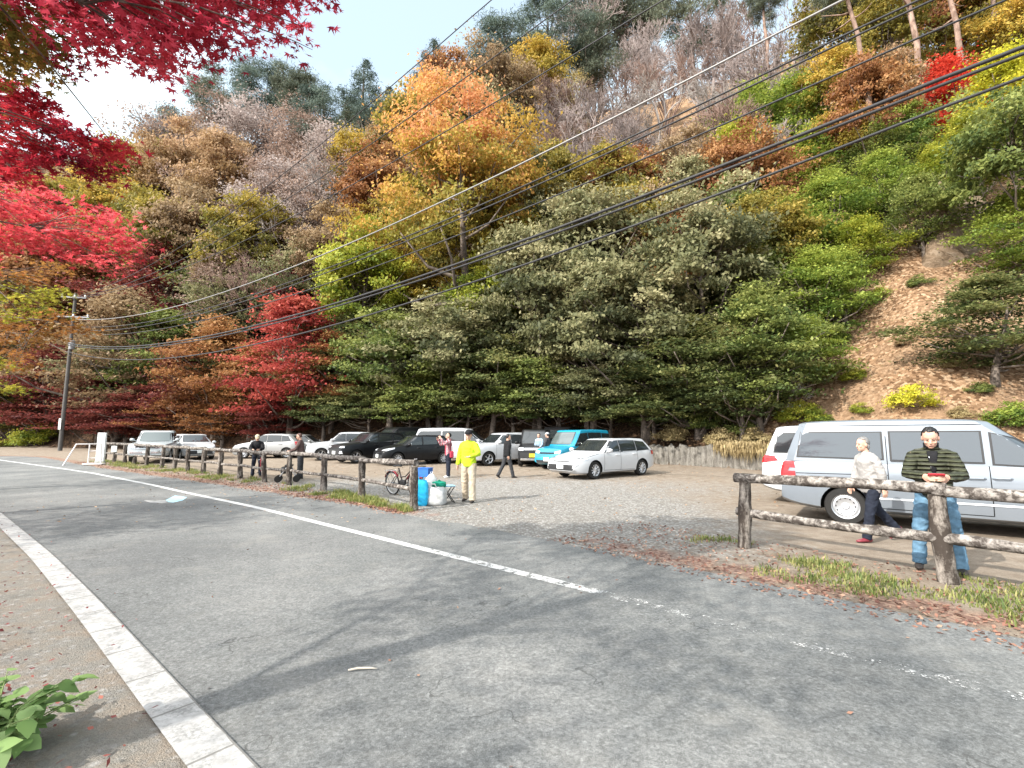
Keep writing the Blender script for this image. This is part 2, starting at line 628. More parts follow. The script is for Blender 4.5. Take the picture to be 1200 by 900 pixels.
i0 = int(np.argmin(np.hypot(RL[:, 0] - r_line[2].x, RL[:, 1] - r_line[2].y)))
fade = np.interp(sR - sR[i0], [-6, -1.5, -.1, .4, 2.5, 5, 9], [-.06, -.08, -.06, .02, .03, .10, .16])
a = o.data.attributes.new('fade', 'FLOAT', 'POINT'); a.data.foreach_set('value', np.repeat(fade, 3).astype(np.float32))
tag(o, kind='structure')

# blue and white arrow painted in the lane
M_BLUE = simple('pale_blue_road_paint', (.34, .55, .66), .7, .3, vary=.2, scale=14)
M_WHT = paint_mat('arrow_white_paint', .28, .36)
def flat_poly(name, pix, z, m):
    vs = [G(*p) for p in pix]
    me = bpy.data.meshes.new(name)
    me.from_pydata([(v.x, v.y, v.z + z) for v in vs], [], [tuple(range(len(vs)))])
    if me.polygons[0].normal.z < 0: me.flip_normals()
    me.materials.append(m)
    return tag(link_mesh(name, me), kind='structure')
flat_poly('road_arrow_tail', [(168, 586.6), (180, 587.5), (194, 586.6), (197, 588.8), (190, 590.2), (176, 589.8)], .012, M_WHT)
flat_poly('road_arrow_head', [(194.2, 586.6), (205, 581.2), (219, 583.2), (214, 587), (203, 589.3), (197.2, 588.8)], .012, M_BLUE)

# --- terrain: one sheet, flat lot and hill
xs = np.concatenate([np.linspace(-170, -46, 60)[:-1], np.arange(-46, 34, .4), np.linspace(34, 150, 60)])
ys = np.concatenate([np.linspace(-60, -4, 24)[:-1], np.arange(-4, 34, .4), np.linspace(34, 170, 150)])
XX, YY = np.meshgrid(xs, ys)
ZZ = hz(XX, YY)
lumps = (fbm(XX * .9, YY * .9, 40, 3) - .45) * .05
nearroad = np.minimum(dist_poly(XX, YY, RE[::8]), np.minimum(dist_poly(XX, YY, LL[::8]), dist_poly(XX, YY, RL[::8])))
ZZ = ZZ + lumps * np.clip((nearroad - .5) / 2, 0, 1) * np.where(foot_dist(XX, YY) > 0, 3, .6)
# lowered a little under the asphalt so that the sheets never meet
def side_of(X, Y, Q):
    best = np.full(X.shape, 1e9); sg = np.zeros(X.shape)
    for a_, b_ in zip(Q[:-1:6], Q[6::6]):
        d_ = b_ - a_; t_ = np.clip(((X - a_[0]) * d_[0] + (Y - a_[1]) * d_[1]) / max(1e-9, d_ @ d_), 0, 1)
        qx, qy = X - a_[0] - t_ * d_[0], Y - a_[1] - t_ * d_[1]
        dd = np.hypot(qx, qy); m_ = dd < best
        best = np.where(m_, dd, best); sg = np.where(m_, np.sign(d_[0] * qy - d_[1] * qx), sg)
    return best * sg
SE = side_of(XX, YY, RE)      # > 0 : left of travel (road side, travelling right to left in the picture)
SLn = side_of(XX, YY, LL)
inside = np.minimum(SE, -SLn)
ZZ = ZZ - .03 * np.clip(inside / .4, 0, 1)
left_bank = np.clip((SLn - 1.6) / 3, 0, 1)
ZZ = ZZ + left_bank * .12
nx_, ny_ = len(xs), len(ys)
V = np.stack([XX.ravel(), YY.ravel(), ZZ.ravel()], 1)
idx = np.arange(nx_ * ny_).reshape(ny_, nx_)
Fq = np.stack([idx[:-1, :-1].ravel(), idx[:-1, 1:].ravel(), idx[1:, 1:].ravel(), idx[1:, :-1].ravel()], 1)
me = bpy.data.meshes.new('ground')
me.vertices.add(len(V)); me.vertices.foreach_set('co', V.astype(np.float32).ravel())
me.loops.add(Fq.size); me.loops.foreach_set('vertex_index', Fq.astype(np.int32).ravel())
me.polygons.add(len(Fq)); me.polygons.foreach_set('loop_start', np.arange(0, Fq.size, 4, dtype=np.int32)); me.polygons.foreach_set('loop_total', np.full(len(Fq), 4, dtype=np.int32))
FD = foot_dist(XX, YY)
litter = np.clip((FD + 1.2) / 2.0, 0, 1)                 # hill floor
redlit = np.clip((SLn - .95) / .5, 0, 1)                    # red leaves on the left verge
shoulder = np.clip((SLn + .1) / .2, 0, 1) * (1 - redlit)
gx, gy = XX - .3, YY - 11.5
gravel = np.clip(1.35 - np.hypot(gx / 4.6, gy / 6.5), 0, 1) * (1 - litter)
gravel = np.maximum(gravel, np.clip(1.2 - np.hypot((XX + 2) / 12, (YY - 15) / 5), 0, 1) * .75 * (1 - litter))
edge_l = np.clip(1 - np.abs(-SE - .35) / .5, 0, 1) * (1 - np.clip(1 - np.abs((XX + .2)) / 2.2, 0, 1))
canopy_shade = np.clip((12.5 - XX - (FD * .25)) / 3, 0, 1)      # canopy shade painted dark inside the wood; dry leaves on the open slope
for an, arr in (('canopy_shade', canopy_shade), ('litter', litter), ('redlit', redlit), ('shoulder', shoulder), ('gravel', gravel), ('edgel', edge_l)):
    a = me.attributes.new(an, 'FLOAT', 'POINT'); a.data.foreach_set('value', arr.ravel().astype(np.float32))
me.update(calc_edges=True); me.shade_smooth()
n = NM('earth_gravel_and_leaf_litter', .95, .1)
co = n.coord('Object')
b1 = n.noise(co, .35, 5, .6); b2 = n.noise(co, 3.5, 6, .7); b3 = n.noise(co, 24, 4, .75); b4 = n.noise(co, 75, 3, .8)
soil = n.ramp(b2, [(.3, (.18, .14, .105)), (.55, (.255, .21, .165)), (.75, (.32, .275, .225))])
soil = n.mix(.5, soil, n.ramp(b4, [(.35, (.3,) * 3), (.65, (.72,) * 3)]), 'OVERLAY')
vg = n.node('ShaderNodeTexVoronoi'); vg.inputs['Scale'].default_value = 22; n.link(co, vg.inputs['Vector'])
sep = n.node('ShaderNodeSeparateColor'); n.link(vg.outputs['Color'], sep.inputs[0])
stone = n.ramp(sep.outputs[0], [(.1, (.19, .187, .18)), (.5, (.30, .298, .29)), (.95, (.45, .445, .43))])
stone = n.mix(n.ramp(vg.outputs['Distance'], [(.25, 0.0), (.62, .7)]), stone, (.15, .135, .115))
gfac = n.ramp(n.math('ADD', n.attr('gravel'), n.math('MULTIPLY', n.math('SUBTRACT', b2, .5), .9)), [(.25, 0.0), (.6, .9)])
col = n.mix(gfac, soil, stone)
vl = n.node('ShaderNodeTexVoronoi'); vl.inputs['Scale'].default_value = 9; n.link(co, vl.inputs['Vector'])
sepl = n.node('ShaderNodeSeparateColor'); n.link(vl.outputs['Color'], sepl.inputs[0])
leafc = n.ramp(sepl.outputs[1], [(.05, (.10, .056, .030)), (.4, (.205, .122, .068)), (.75, (.31, .195, .115)), (.97, (.42, .30, .195))])
leafc = n.mix(.45, leafc, n.ramp(b1, [(.35, (.26,) * 3), (.65, (.66,) * 3)]), 'OVERLAY')
earth = n.ramp(b2, [(.35, (.17, .105, .062)), (.7, (.30, .205, .13))])
leafc = n.mix(n.ramp(b1, [(.5, 0.0), (.62, .7)]), leafc, earth)
leafc = n.mix(n.math('MULTIPLY', n.attr('canopy_shade'), .92), leafc, n.ramp(sepl.outputs[1], [(.1, (.016, .011, .008)), (.6, (.036, .022, .014)), (.95, (.075, .042, .023))]))  # shade under the crowns painted into the leaf colour
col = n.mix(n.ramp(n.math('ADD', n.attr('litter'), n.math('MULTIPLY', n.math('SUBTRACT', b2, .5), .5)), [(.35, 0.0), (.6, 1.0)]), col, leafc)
conc = n.ramp(b2, [(.3, (.17, .158, .138)), (.7, (.29, .272, .24))])
conc = n.mix(n.ramp(b2, [(.46, 0.0), (.62, .65)]), conc, (.20, .155, .115))
conc = n.mix(n.ramp(sep.outputs[1], [(.55, 0.0), (.8, .5)]), conc, stone)
conc = n.mix(.4, conc, n.ramp(b4, [(.35, (.3,) * 3), (.65, (.7,) * 3)]), 'OVERLAY')
col = n.mix(n.attr('shoulder'), col, conc)
vf0 = n.node('ShaderNodeTexVoronoi'); vf0.inputs['Scale'].default_value = 26; n.link(co, vf0.inputs['Vector'])
sepf0 = n.node('ShaderNodeSeparateColor'); n.link(vf0.outputs['Color'], sepf0.inputs[0])
red = n.ramp(sepf0.outputs[2], [(.1, (.09, .03, .03)), (.5, (.21, .06, .055)), (.9, (.34, .17, .13))])
col = n.mix(n.ramp(n.math('ADD', n.attr('redlit'), n.math('MULTIPLY', n.math('SUBTRACT', b2, .5), .8)), [(.4, 0.0), (.7, 1.0)]), col, red)
vf = n.node('ShaderNodeTexVoronoi'); vf.inputs['Scale'].default_value = 26; n.link(co, vf.inputs['Vector'])
sepf = n.node('ShaderNodeSeparateColor'); n.link(vf.outputs['Color'], sepf.inputs[0])
redd = n.ramp(sepf.outputs[2], [(.1, (.13, .058, .045)), (.5, (.22, .12, .09)), (.9, (.34, .22, .16))])
col = n.mix(n.math('MULTIPLY', n.ramp(n.math('ADD', n.attr('edgel'), n.math('MULTIPLY', n.math('SUBTRACT', b2, .5), .9)), [(.35, 0.0), (.65, 1.0)]), .75), col, redd)
n.base(col)
hb = n.math('ADD', n.math('MULTIPLY', b3, .6), b4)
n.bump(n.math('ADD', hb, n.math('MULTIPLY', n.math('MULTIPLY', b2, n.attr('litter')), 5.0)), .8, .03)
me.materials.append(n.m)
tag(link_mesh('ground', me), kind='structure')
# far sheet that carries the ground on to the horizon
me = bpy.data.meshes.new('far_ground')
me.from_pydata([(-1500, -1500, -.4), (1500, -1500, -.4), (1500, 1500, -.4), (-1500, 1500, -.4)], [], [(0, 1, 2, 3)])
me.materials.append(simple('distant_earth', (.2, .16, .1), .95, .1, scale=.02))
tag(link_mesh('far_ground', me), kind='structure')
# ------------------------------------------------------------------ trees: prototypes with crown radius 1
def unit(v): return v / np.maximum(1e-9, np.linalg.norm(v, axis=-1, keepdims=True))


def leaf_quads(rg, P, N, size, wid):
    """rhombus leaves at P with normals about N"""
    n = len(P)
    N = unit(N)
    a = unit(np.cross(N, rg.normal(size=(n, 3))))
    b = np.cross(N, a)
    l = size * rg.uniform(.7, 1.35, (n, 1)); w = l * wid
    q = np.stack([P - a * l / 2, P + b * w / 2 + a * l * .06, P + a * l / 2, P - b * w / 2 + a * l * .06], 1)
    return q.reshape(-1, 3)


def lobes(rg, D, k=5, amp=.3):
    c = unit(rg.normal(size=(k, 3)))
    w = rg.uniform(-1, 1, k)
    return 1 + amp * (np.exp(4 * (D @ c.T - 1)) @ w)


def crown_clumps(rg, kind):
    """centres (unit radius), clump radius, flatness, outward direction"""
    if kind == 'broad':
        n = 105; D = unit(rg.normal(size=(n, 3))); D[:, 2] = np.where(D[:, 2] < -.5, -D[:, 2] * .6, D[:, 2])
        rr = rg.uniform(.25, 1, n) ** .45 * lobes(rg, D, 7, .42)
        C = D * rr[:, None] * np.array([.88, .88, 1.05]) + np.array([0, 0, 1.62])
        return C, rg.uniform(.14, .28, n), .55, D
    if kind == 'maple':
        n = 95; lev = rg.integers(0, 9, n) / 8.0 + rg.normal(0, .055, n); th = rg.uniform(0, 2 * np.pi, n)
        pr = np.sin(np.pi * np.clip(lev * .78 + .2, 0, 1)) ** .7
        lob = 1 + .28 * np.sin(th * 2 + lev * 9) + .18 * np.sin(th * 5 - lev * 13)
        rr = rg.uniform(.15, 1, n) ** .5 * pr * lob * .88
        C = np.stack([rr * np.cos(th), rr * np.sin(th), .62 + lev * 1.5 - .16 * rr], 1)
        return C, rg.uniform(.22, .40, n), .30, unit(C - np.array([0, 0, 1.0]))
    if kind == 'cone':
        n = 210; lev = rg.uniform(0, 1, n) ** 1.35; th = rg.uniform(0, 2 * np.pi, n)
        rr = (1 - lev) ** .8 * rg.uniform(.35, 1, n) ** .5 * (1 + .25 * np.sin(th * 3 + lev * 14))
        C = np.stack([rr * np.cos(th), rr * np.sin(th), .7 + lev * 3.3 - rr * .22], 1)
        return C, .13 + .17 * (1 - lev) * rg.uniform(.6, 1.2, n), .5, unit(np.stack([np.cos(th), np.sin(th), 0 * th + .25], 1))
    if kind == 'pine':
        n = 60; D = unit(rg.normal(size=(n, 3))); rr = rg.uniform(.2, 1, n) ** .5 * lobes(rg, D, 8, .5)
        C = D * rr[:, None] * np.array([.9, .9, .95]) + np.array([0, 0, 2.35])
        return C, rg.uniform(.17, .32, n), .6, unit(D * .4 + np.array([0, 0, 1.0]))
    if kind == 'airy':
        n = 120; D = unit(rg.normal(size=(n, 3))); rr = rg.uniform(.1, 1, n) ** .5 * lobes(rg, D, 6, .35)
        C = D * rr[:, None] * np.array([.9, .9, 1.0]) + np.array([0, 0, 1.6])
        return C, rg.uniform(.13, .24, n), .7, D
    if kind == 'shrub':
        n = 70; D = unit(rg.normal(size=(n, 3))); D[:, 2] = np.abs(D[:, 2])
        rr = rg.uniform(.2, 1, n) ** .5 * lobes(rg, D, 6, .4)
        C = D * rr[:, None] * np.array([.9, .9, .95]) + np.array([0, 0, .1])
        return C, rg.uniform(.17, .3, n), .65, D


LEAVES = {'broad': (16000, .058, .62), 'maple': (17000, .058, .55), 'cone': (17000, .085, .22), 'pine': (17000, .10, .14), 'airy': (7000, .048, .6), 'shrub': (5200, .085, .55)}


def crown_mesh(kind, seed, m, scale_leaf=1.0, mult=1.0):
    rg = np.random.default_rng(seed)
    C, cr, flat, D = crown_clumps(rg, kind)
    n, size, wid = LEAVES[kind]; n = int(n * mult); size *= scale_leaf
    w = cr ** 2; w /= w.sum()
    ci = rg.choice(len(C), n, p=w)
    d = unit(rg.normal(size=(n, 3)))
    d[:, 2] = np.where(d[:, 2] < -.2, -d[:, 2], d[:, 2])
    rad = rg.uniform(.1, 1, n) ** .45 * rg.uniform(.8, 1.25, n)
    rad = np.where(rg.random(n) < .2, rad * 1.7, rad)
    P = C[ci] + d * (cr[ci] * rad)[:, None] * np.array([1, 1, flat])
    if kind in ('cone',): N = rg.normal(size=(n, 3)) * .8 + np.array([0, 0, .8])
    elif kind == 'pine': N = rg.normal(size=(n, 3))
    elif kind == 'maple': N = rg.normal(size=(n, 3)) * .55 + np.array([0, 0, 1.0])
    else: N = rg.normal(size=(n, 3)) * .6 + D[ci] * .5 + np.array([0, 0, .55])
    cl = rg.uniform(0, 1, len(C))[ci]
    z = P[:, 2]; hg = (z - z.min()) / (z.max() - z.min())
    return np_mesh(kind + '_crown', leaf_quads(rg, P, N, size, wid), 4, m, {'rnd': rg.uniform(0, 1, n), 'clump': cl, 'hgt': hg}), C


def limb(mb, p0, p1, r0, r1, rg, n=5, seg=4, wob=.06):
    p0 = Vector(p0); p1 = Vector(p1); L = (p1 - p0).length
    pts = []; rr = []
    for i in range(seg + 1):
        t = i / seg
        p = p0.lerp(p1, t)
        p.z -= .10 * L * math.sin(math.pi * t) * (1 if p1.z > p0.z else -.3)
        if 0 < i < seg: p += Vector(rg.normal(0, wob * L / seg, 3))
        pts.append(p); rr.append(r0 + (r1 - r0) * t)
    mb.tube(pts, rr, n)
    return pts


def trunk_mesh(kind, seed, C, m, H=None):
    rg = np.random.default_rng(seed + 50)
    mb = MB()
    top = {'broad': 2.1, 'maple': 1.6, 'cone': 3.9, 'pine': 3.0, 'airy': 2.0, 'shrub': .3}[kind]
    r0 = {'broad': .07, 'maple': .06, 'cone': .075, 'pine': .07, 'airy': .055, 'shrub': .03}[kind]
    pts = []; rr = []
    N = 8
    lx, ly = rg.normal(0, .12, 2)
    for i in range(N + 1):
        t = i / N
        pts.append(Vector((lx * t + .03 * math.sin(t * 5 + seed), ly * t + .03 * math.cos(t * 4 + seed), top * t - (.25 if i == 0 else 0))))
        rr.append(r0 * (1 - .82 * t) * (1.35 if i == 0 else 1))
    mb.tube(pts, rr, 7)
    order = rg.permutation(len(C))[:{'broad': 34, 'maple': 34, 'cone': 30, 'pine': 30, 'airy': 60, 'shrub': 14}[kind]]
    for k in order:
        c = C[k]
        zb = max(.12, min(top * .95, c[2] - rg.uniform(.15, .55) * (1 if kind != 'cone' else .2)))
        t = zb / top; i = min(N - 1, int(t * N)); f = t * N - i
        b = pts[i].lerp(pts[i + 1], f)
        rb = r0 * (1 - .82 * t) * .55
        limb(mb, b, Vector(c), rb, .006, rg, 4, 4, .12)
    return mb.mesh(kind + '_trunk', m, 3)


def bare_mesh(seed, m, depth=7, twig=.0062):
    rg = np.random.default_rng(seed)
    mb = MB()

    def grow(p, d, L, r, lv):
        q = p + d * L * .5 + Vector(rg.normal(0, .05 * L, 3))
        e = p + d * L + Vector(rg.normal(0, .05 * L, 3))
        mb.tube([p, q, e], [r, r * .85, r * .7], 5 if lv > 3 else 3, cap=False)
        if lv == 0: return
        k = 3 if rg.random() < .75 else 2
        if lv == depth: k = 4
        for i in range(k):
            ax = Vector(rg.normal(size=3)); ax = (ax - d * ax.dot(d)).normalized()
            s = rg.uniform(.3, .85)
            nd = (d + ax * s + Vector((0, 0, .16))).normalized()
            st = e if i < 2 else p.lerp(e, rg.uniform(.5, .9))
            grow(st, nd, L * rg.uniform(.62, .84), max(twig, r * rg.uniform(.5, .66)), lv - 1)
    grow(Vector((0, 0, -.2)), Vector((0, 0, 1)), .85, .055, depth)
    v = np.array([tuple(a) for a in mb.v]); f = 1.0 / np.percentile(np.hypot(v[:, 0], v[:, 1]), 96)
    mb.v = [tuple(a) for a in v * np.array([f, f, 2.5 / v[:, 2].max()])]
    return mb.mesh('bare_branches', m, 3)


M_BARK = bark('grey_brown_bark', (.06, .048, .040), (.27, .225, .19), (1, 1, .4))
M_BARKP = bark('pink_brown_pine_bark', (.13, .085, .065), (.34, .24, .19), (1, 1, .4))
M_TWIG = simple('bare_grey_pink_twigs', (.26, .215, .20), .9, .1, vary=.25, scale=2)
M_TWIGP = simple('pale_grey_twigs', (.33, .295, .27), .9, .1, vary=.25, scale=2)
M_TWIGB = simple('brown_twigs', (.20, .135, .11), .9, .1, vary=.25, scale=2)
FM = {
    'pine': foliage('grey_green_needles', (.045, .062, .042), (.165, .185, .125), trans=.15),
    'pineblue': foliage('blue_green_needles', (.042, .068, .055), (.14, .185, .145), trans=.15),
    'orange': foliage('orange_turning_leaves', (.20, .18, .03), (.60, .28, .13), (.48, .29, .055), hgt=1.0),
    'gold': foliage('gold_and_olive_leaves', (.16, .14, .022), (.52, .34, .065), (.34, .25, .04), hgt=.6),
    'olive': foliage('olive_gold_leaves', (.085, .085, .02), (.34, .25, .05), (.20, .17, .03), hgt=.5),
    'peach': foliage('peach_brown_leaves', (.20, .12, .05), (.46, .30, .18), (.32, .21, .11), hgt=.4),
    'rust': foliage('rust_brown_leaves', (.12, .05, .022), (.40, .22, .09), (.26, .11, .04), hgt=.4),
    'red': foliage('red_maple_leaves', (.13, .022, .02), (.46, .11, .075), (.33, .05, .042), hgt=.3),
    'crimson': foliage('crimson_maple_leaves', (.10, .012, .022), (.40, .055, .085), (.25, .025, .045), hgt=.3),
    'scarlet': foliage('scarlet_maple_leaves', (.33, .03, .02), (.68, .09, .05), (.55, .05, .03)),
    'darkred': foliage('dark_red_brown_leaves', (.07, .016, .014), (.22, .065, .045), (.14, .03, .026)),
    'tan': foliage('tan_brown_leaves', (.13, .085, .045), (.36, .26, .15), (.24, .165, .09), hgt=.3),
    'silver': foliage('silver_pink_dry_leaves', (.20, .155, .135), (.46, .39, .36), (.32, .26, .235)),
    'mauve': foliage('mauve_brown_dry_leaves', (.14, .095, .072), (.33, .235, .185), (.23, .155, .12)),
    'lime': foliage('yellow_green_leaves', (.10, .15, .018), (.42, .40, .06), (.24, .27, .03), hgt=.5),
    'green': foliage('mid_green_leaves', (.050, .080, .022), (.28, .30, .085), (.14, .17, .042), hgt=.3),
    'bright': foliage('bright_green_leaves', (.065, .115, .02), (.33, .37, .065), (.17, .225, .035), hgt=.4),
    'dark': foliage('dark_green_leaves', (.034, .050, .018), (.22, .21, .075), (.10, .12, .038), hgt=.4),
    'greygreen': foliage('grey_green_broad_leaves', (.055, .065, .030), (.33, .30, .16), (.165, .165, .075), hgt=.5),
    'yellow': foliage('bright_yellow_leaves', (.22, .24, .02), (.68, .60, .06), (.46, .44, .04)),
    'straw': foliage('straw_dry_leaves', (.20, .15, .07), (.46, .38, .20), (.33, .26, .13)),
}
PROTO = {}
for kind, seeds in (('broad', (1, 2, 3, 4)), ('maple', (11, 12, 13)), ('cone', (21, 22)), ('pine', (31, 32, 33)), ('airy', (41, 42)), ('shrub', (51, 52))):
    for s in seeds:
        cm_, C_ = crown_mesh(kind, s, FM['green'])
        PROTO.setdefault(kind, []).append((cm_, trunk_mesh(kind, s, C_, M_BARK)))
BIGC = crown_mesh('broad', 77, FM['orange'], .62, 2.3)
BIG = (BIGC[0], trunk_mesh('broad', 77, BIGC[1], M_BARK))
BARE = [bare_mesh(s, M_TWIG) for s in (61, 62, 63)]
HGT = {'broad': 2.65, 'maple': 2.15, 'cone': 4.0, 'pine': 3.3, 'airy': 2.6, 'bare': 2.5, 'shrub': 1.0}
MID = {'broad': .6, 'maple': .58, 'cone': .52, 'pine': .71, 'airy': .61, 'bare': .62, 'shrub': .42}


def set_mat(o, m):
    o.material_slots[0].link = 'OBJECT'
    o.material_slots[0].material = m


def place(cx, cy, rpx, kind, zs=1.0, tmin=0.0):
    """where a tree stands on the hill so that its crown is seen about (cx, cy) with radius rpx"""
    d = ray(cx, cy)
    el = d[2] / math.hypot(d[0], d[1])
    u = np.array([d[0], d[1]]) / math.hypot(d[0], d[1])
    ts = np.linspace(6, 125, 1200)
    X, Y = u[0] * ts, u[1] * ts
    fd = foot_dist(X, Y)
    Z = hz(X, Y)
    r = rpx * Y / F
    e = (Z + MID[kind] * HGT[kind] * r * zs - CAMH) / ts
    ok = (fd > (.8 if kind != 'shrub' else .2)) & (ts > tmin)
    k = np.argmax(ok & (e >= el)) if np.any(ok & (e >= el)) else int(np.argmax(np.where(ok, e, -9)))
    k0 = int(np.argmax(ok)); zfix = zs
    if k == k0:
        zfix = max(.55, (el * ts[k] + CAMH - Z[k]) / (MID[kind] * HGT[kind] * r[k]))
    return Vector((X[k], Y[k], Z[k])), float(r[k]), zfix


_cnt = [0]


def tree(cx, cy, rpx, kind, col, label, name=None, cat=None, group=None, zs=1.0, barkm=None, tmin=0.0, big=False):
    _cnt[0] += 1
    rg = np.random.default_rng(1000 + _cnt[0])
    if kind == 'broad' and zs == 1.0 and cy < 400: zs = 1.22; rpx *= 1.06
    p, r, zf = place(cx, cy, rpx, kind, zs, tmin)
    name = name or {'cone': 'conifer_tree', 'pine': 'pine_tree', 'maple': 'maple_tree', 'bare': 'bare_tree', 'shrub': 'shrub'}.get(kind, 'broadleaf_tree')
    cat = cat or ('shrub' if kind == 'shrub' else 'tree')
    rz = rg.uniform(0, 2 * math.pi)
    if kind == 'bare':
        root = empty(name, p - Vector((0, 0, .1)), rz, label, cat, group)
        o = link_mesh('trunk', BARE[_cnt[0] % 3], root); o.scale = (r, r, r * zf)
        set_mat(o, {'g': M_TWIG, 'p': M_TWIGP, 'b': M_TWIGB}[col])
        return root
    if cx > 850 and kind == 'maple' and col in ('bright', 'lime', 'green') : r *= 1.25
    cm_, tm_ = BIG if big else PROTO[kind][_cnt[0] % len(PROTO[kind])]
    root = empty(name, p - Vector((0, 0, .1)), rz, label, cat, group)
    a = link_mesh('trunk' if kind != 'shrub' else 'stem', tm_, root); a.scale = (r, r, r * zf)
    set_mat(a, barkm or M_BARK)
    b = link_mesh('crown' if kind != 'shrub' else 'leaves', cm_, root); b.scale = (r, r, r * zf)
    set_mat(b, FM[col])
    return root


T = tree
# --- skyline conifers, left to right
T(168, 128, 38, 'pine', 'pine', 'grey-green pine at the left end of the skyline row, below the crimson leaves')
T(215, 112, 40, 'pine', 'pine', 'second grey-green pine from the left on the skyline')
T(262, 110, 42, 'pine', 'pine', 'bushy skyline pine directly above the brownish bare wood')
T(310, 112, 42, 'pine', 'pineblue', 'skyline pine just left of the highest pine of the left row')
T(348, 112, 40, 'pine', 'pine', 'tallest pine of the left skyline row')
T(382, 142, 42, 'pine', 'pineblue', 'bluish pine where the left skyline row dips to the right')
T(428, 118, 35, 'cone', 'pineblue', 'dark conifer left of the orange tree on the skyline', zs=.8)
T(405, 175, 38, 'cone', 'pine', 'dark conifer beneath the dip of the skyline, left of the orange tree', zs=.75)
T(455, 150, 35, 'cone', 'pine', 'dark narrow conifer touching the upper left side of the orange tree', zs=.8)
T(508, 88, 33, 'cone', 'pineblue', 'pointed blue-green conifer standing against the sky above the orange tree', zs=.75)
T(588, 62, 47, 'pine', 'pineblue', 'feathery blue-green pine above the orange tree, right of the pointed conifer')
T(645, 38, 47, 'pine', 'pineblue', 'tall skyline pine at the right edge of the open sky')
T(700, 20, 52, 'pine', 'pine', 'grey-green pine at the top edge, just right of the open sky')
T(752, 14, 52, 'pine', 'pine', 'grey-green pine at the top edge above the bare trees')
T(812, 8, 52, 'pine', 'pine', 'grey-green pine at the top edge between bare trees and thick silver cable')
T(690, 70, 42, 'pine', 'pine', 'low dark pine behind the bare trees right of the yellow-green tree')
# --- leafless and dry trees
T(118, 112, 42, 'airy', 'mauve', 'brownish dry tree on the skyline behind the crimson maple')
T(95, 150, 50, 'airy', 'mauve', 'dry mauve tree below the skyline partly behind the crimson maple')
T(150, 165, 54, 'airy', 'mauve', 'mauve-brown dry tree under the leftmost pines')
T(205, 165, 54, 'bare', 'g', 'leafless grey-pink tree below the second pine of the skyline')
T(255, 165, 54, 'airy', 'mauve', 'brown-pink dry tree below the bushy skyline pine')
T(305, 165, 54, 'airy', 'silver', 'pale dry tree below the tallest pine of the left row')
T(355, 185, 52, 'airy', 'mauve', 'dry mauve tree right of the pale dry tree, below the skyline dip')
T(385, 235, 52, 'bare', 'p', 'pale leafless tree left of the big orange tree')
T(330, 228, 57, 'airy', 'silver', 'silvery tree with pale seed heads, highest of the silver ones left of the orange tree')
T(365, 265, 54, 'airy', 'silver', 'silver-white tree nearest the orange tree on its left')
T(300, 270, 57, 'airy', 'silver', 'silver-white tree standing lower left of the other silvery ones')
T(345, 300, 52, 'bare', 'p', 'pale bare tree standing dark-stemmed under the silvery trees')
T(275, 335, 65, 'airy', 'mauve', 'brown-pink dry maple with layered branches above the parked silver cars', name='maple_tree')
T(320, 345, 53, 'bare', 'b', 'brown leafless tree between the dry maple and the crimson maple')
for i, (x, y, r, c, l) in enumerate([
    (690, 135, 46, 'g', 'leafless grey tree right of the orange crown, under the low dark pine'),
    (735, 95, 50, 'g', 'leafless grey tree below the pines at the top edge'),
    (780, 70, 50, 'g', 'leafless grey tree between two skyline pines and the silver cable'),
    (830, 75, 52, 'g', 'leafless pinkish grey tree left of the thick silver cable'),
    (770, 140, 52, 'p', 'pale leafless tree in the middle of the grey bare wood'),
    (820, 150, 46, 'p', 'pale forked leafless tree left of the bright green trees'),
    (720, 185, 46, 'g', 'leafless grey tree just right of the orange tree, under the cables'),
    (665, 180, 44, 'b', 'brown leafless tree touching the right side of the orange crown'),
    (875, 55, 50, 'g', 'leafless grey tree behind the thick silver cable at the upper right'),
    (905, 105, 44, 'g', 'leafless grey tree above the bright green trees on the right slope'),
    (930, 35, 48, 'g', 'leafless grey tree at the top edge right of the silver cable'),
    (800, 195, 36, 'p', 'small whitish leafless tree right above the olive trees')]):
    T(x, y, r * 1.2, 'bare', c, l, group='leafless trees on the upper slope')
# --- mid slope left
T(70, 190, 47, 'broad', 'rust', 'rust brown tree behind the hanging crimson spray at the left')
T(120, 205, 47, 'broad', 'tan', 'tan tree peeping out right of the hanging crimson spray')
T(165, 228, 52, 'broad', 'olive', 'olive-gold tree below the mauve dry trees on the left')
T(215, 218, 50, 'broad', 'peach', 'peach brown tree in the middle of the left woods')
T(265, 225, 50, 'broad', 'peach', 'peach brown tree right beside the silvery trees')
T(185, 285, 52, 'broad', 'olive', 'olive tree lower left, right of the pink-red maple')
T(235, 290, 54, 'broad', 'tan', 'tan and olive tree above the dry layered maple')
T(135, 270, 47, 'broad', 'gold', 'gold-green tree showing behind the pink-red maple')
T(300, 305, 53, 'broad', 'olive', 'olive tree under the silvery trees')
T(412, 285, 40, 'broad', 'gold', 'gold-green tree at the left foot of the orange tree')
T(425, 205, 42, 'broad', 'gold', 'small gold tree on the left shoulder of the orange tree')
T(470, 195, 42, 'broad', 'peach', 'peach brown tree half behind the left side of the orange crown')
T(530, 118, 40, 'broad', 'rust', 'rusty tree right behind the top of the orange crown')
T(630, 92, 38, 'broad', 'gold', 'small yellow-green tree high up under the skyline pines')
T(668, 125, 38, 'airy', 'straw', 'pale straw-coloured tree right of the small yellow-green one')
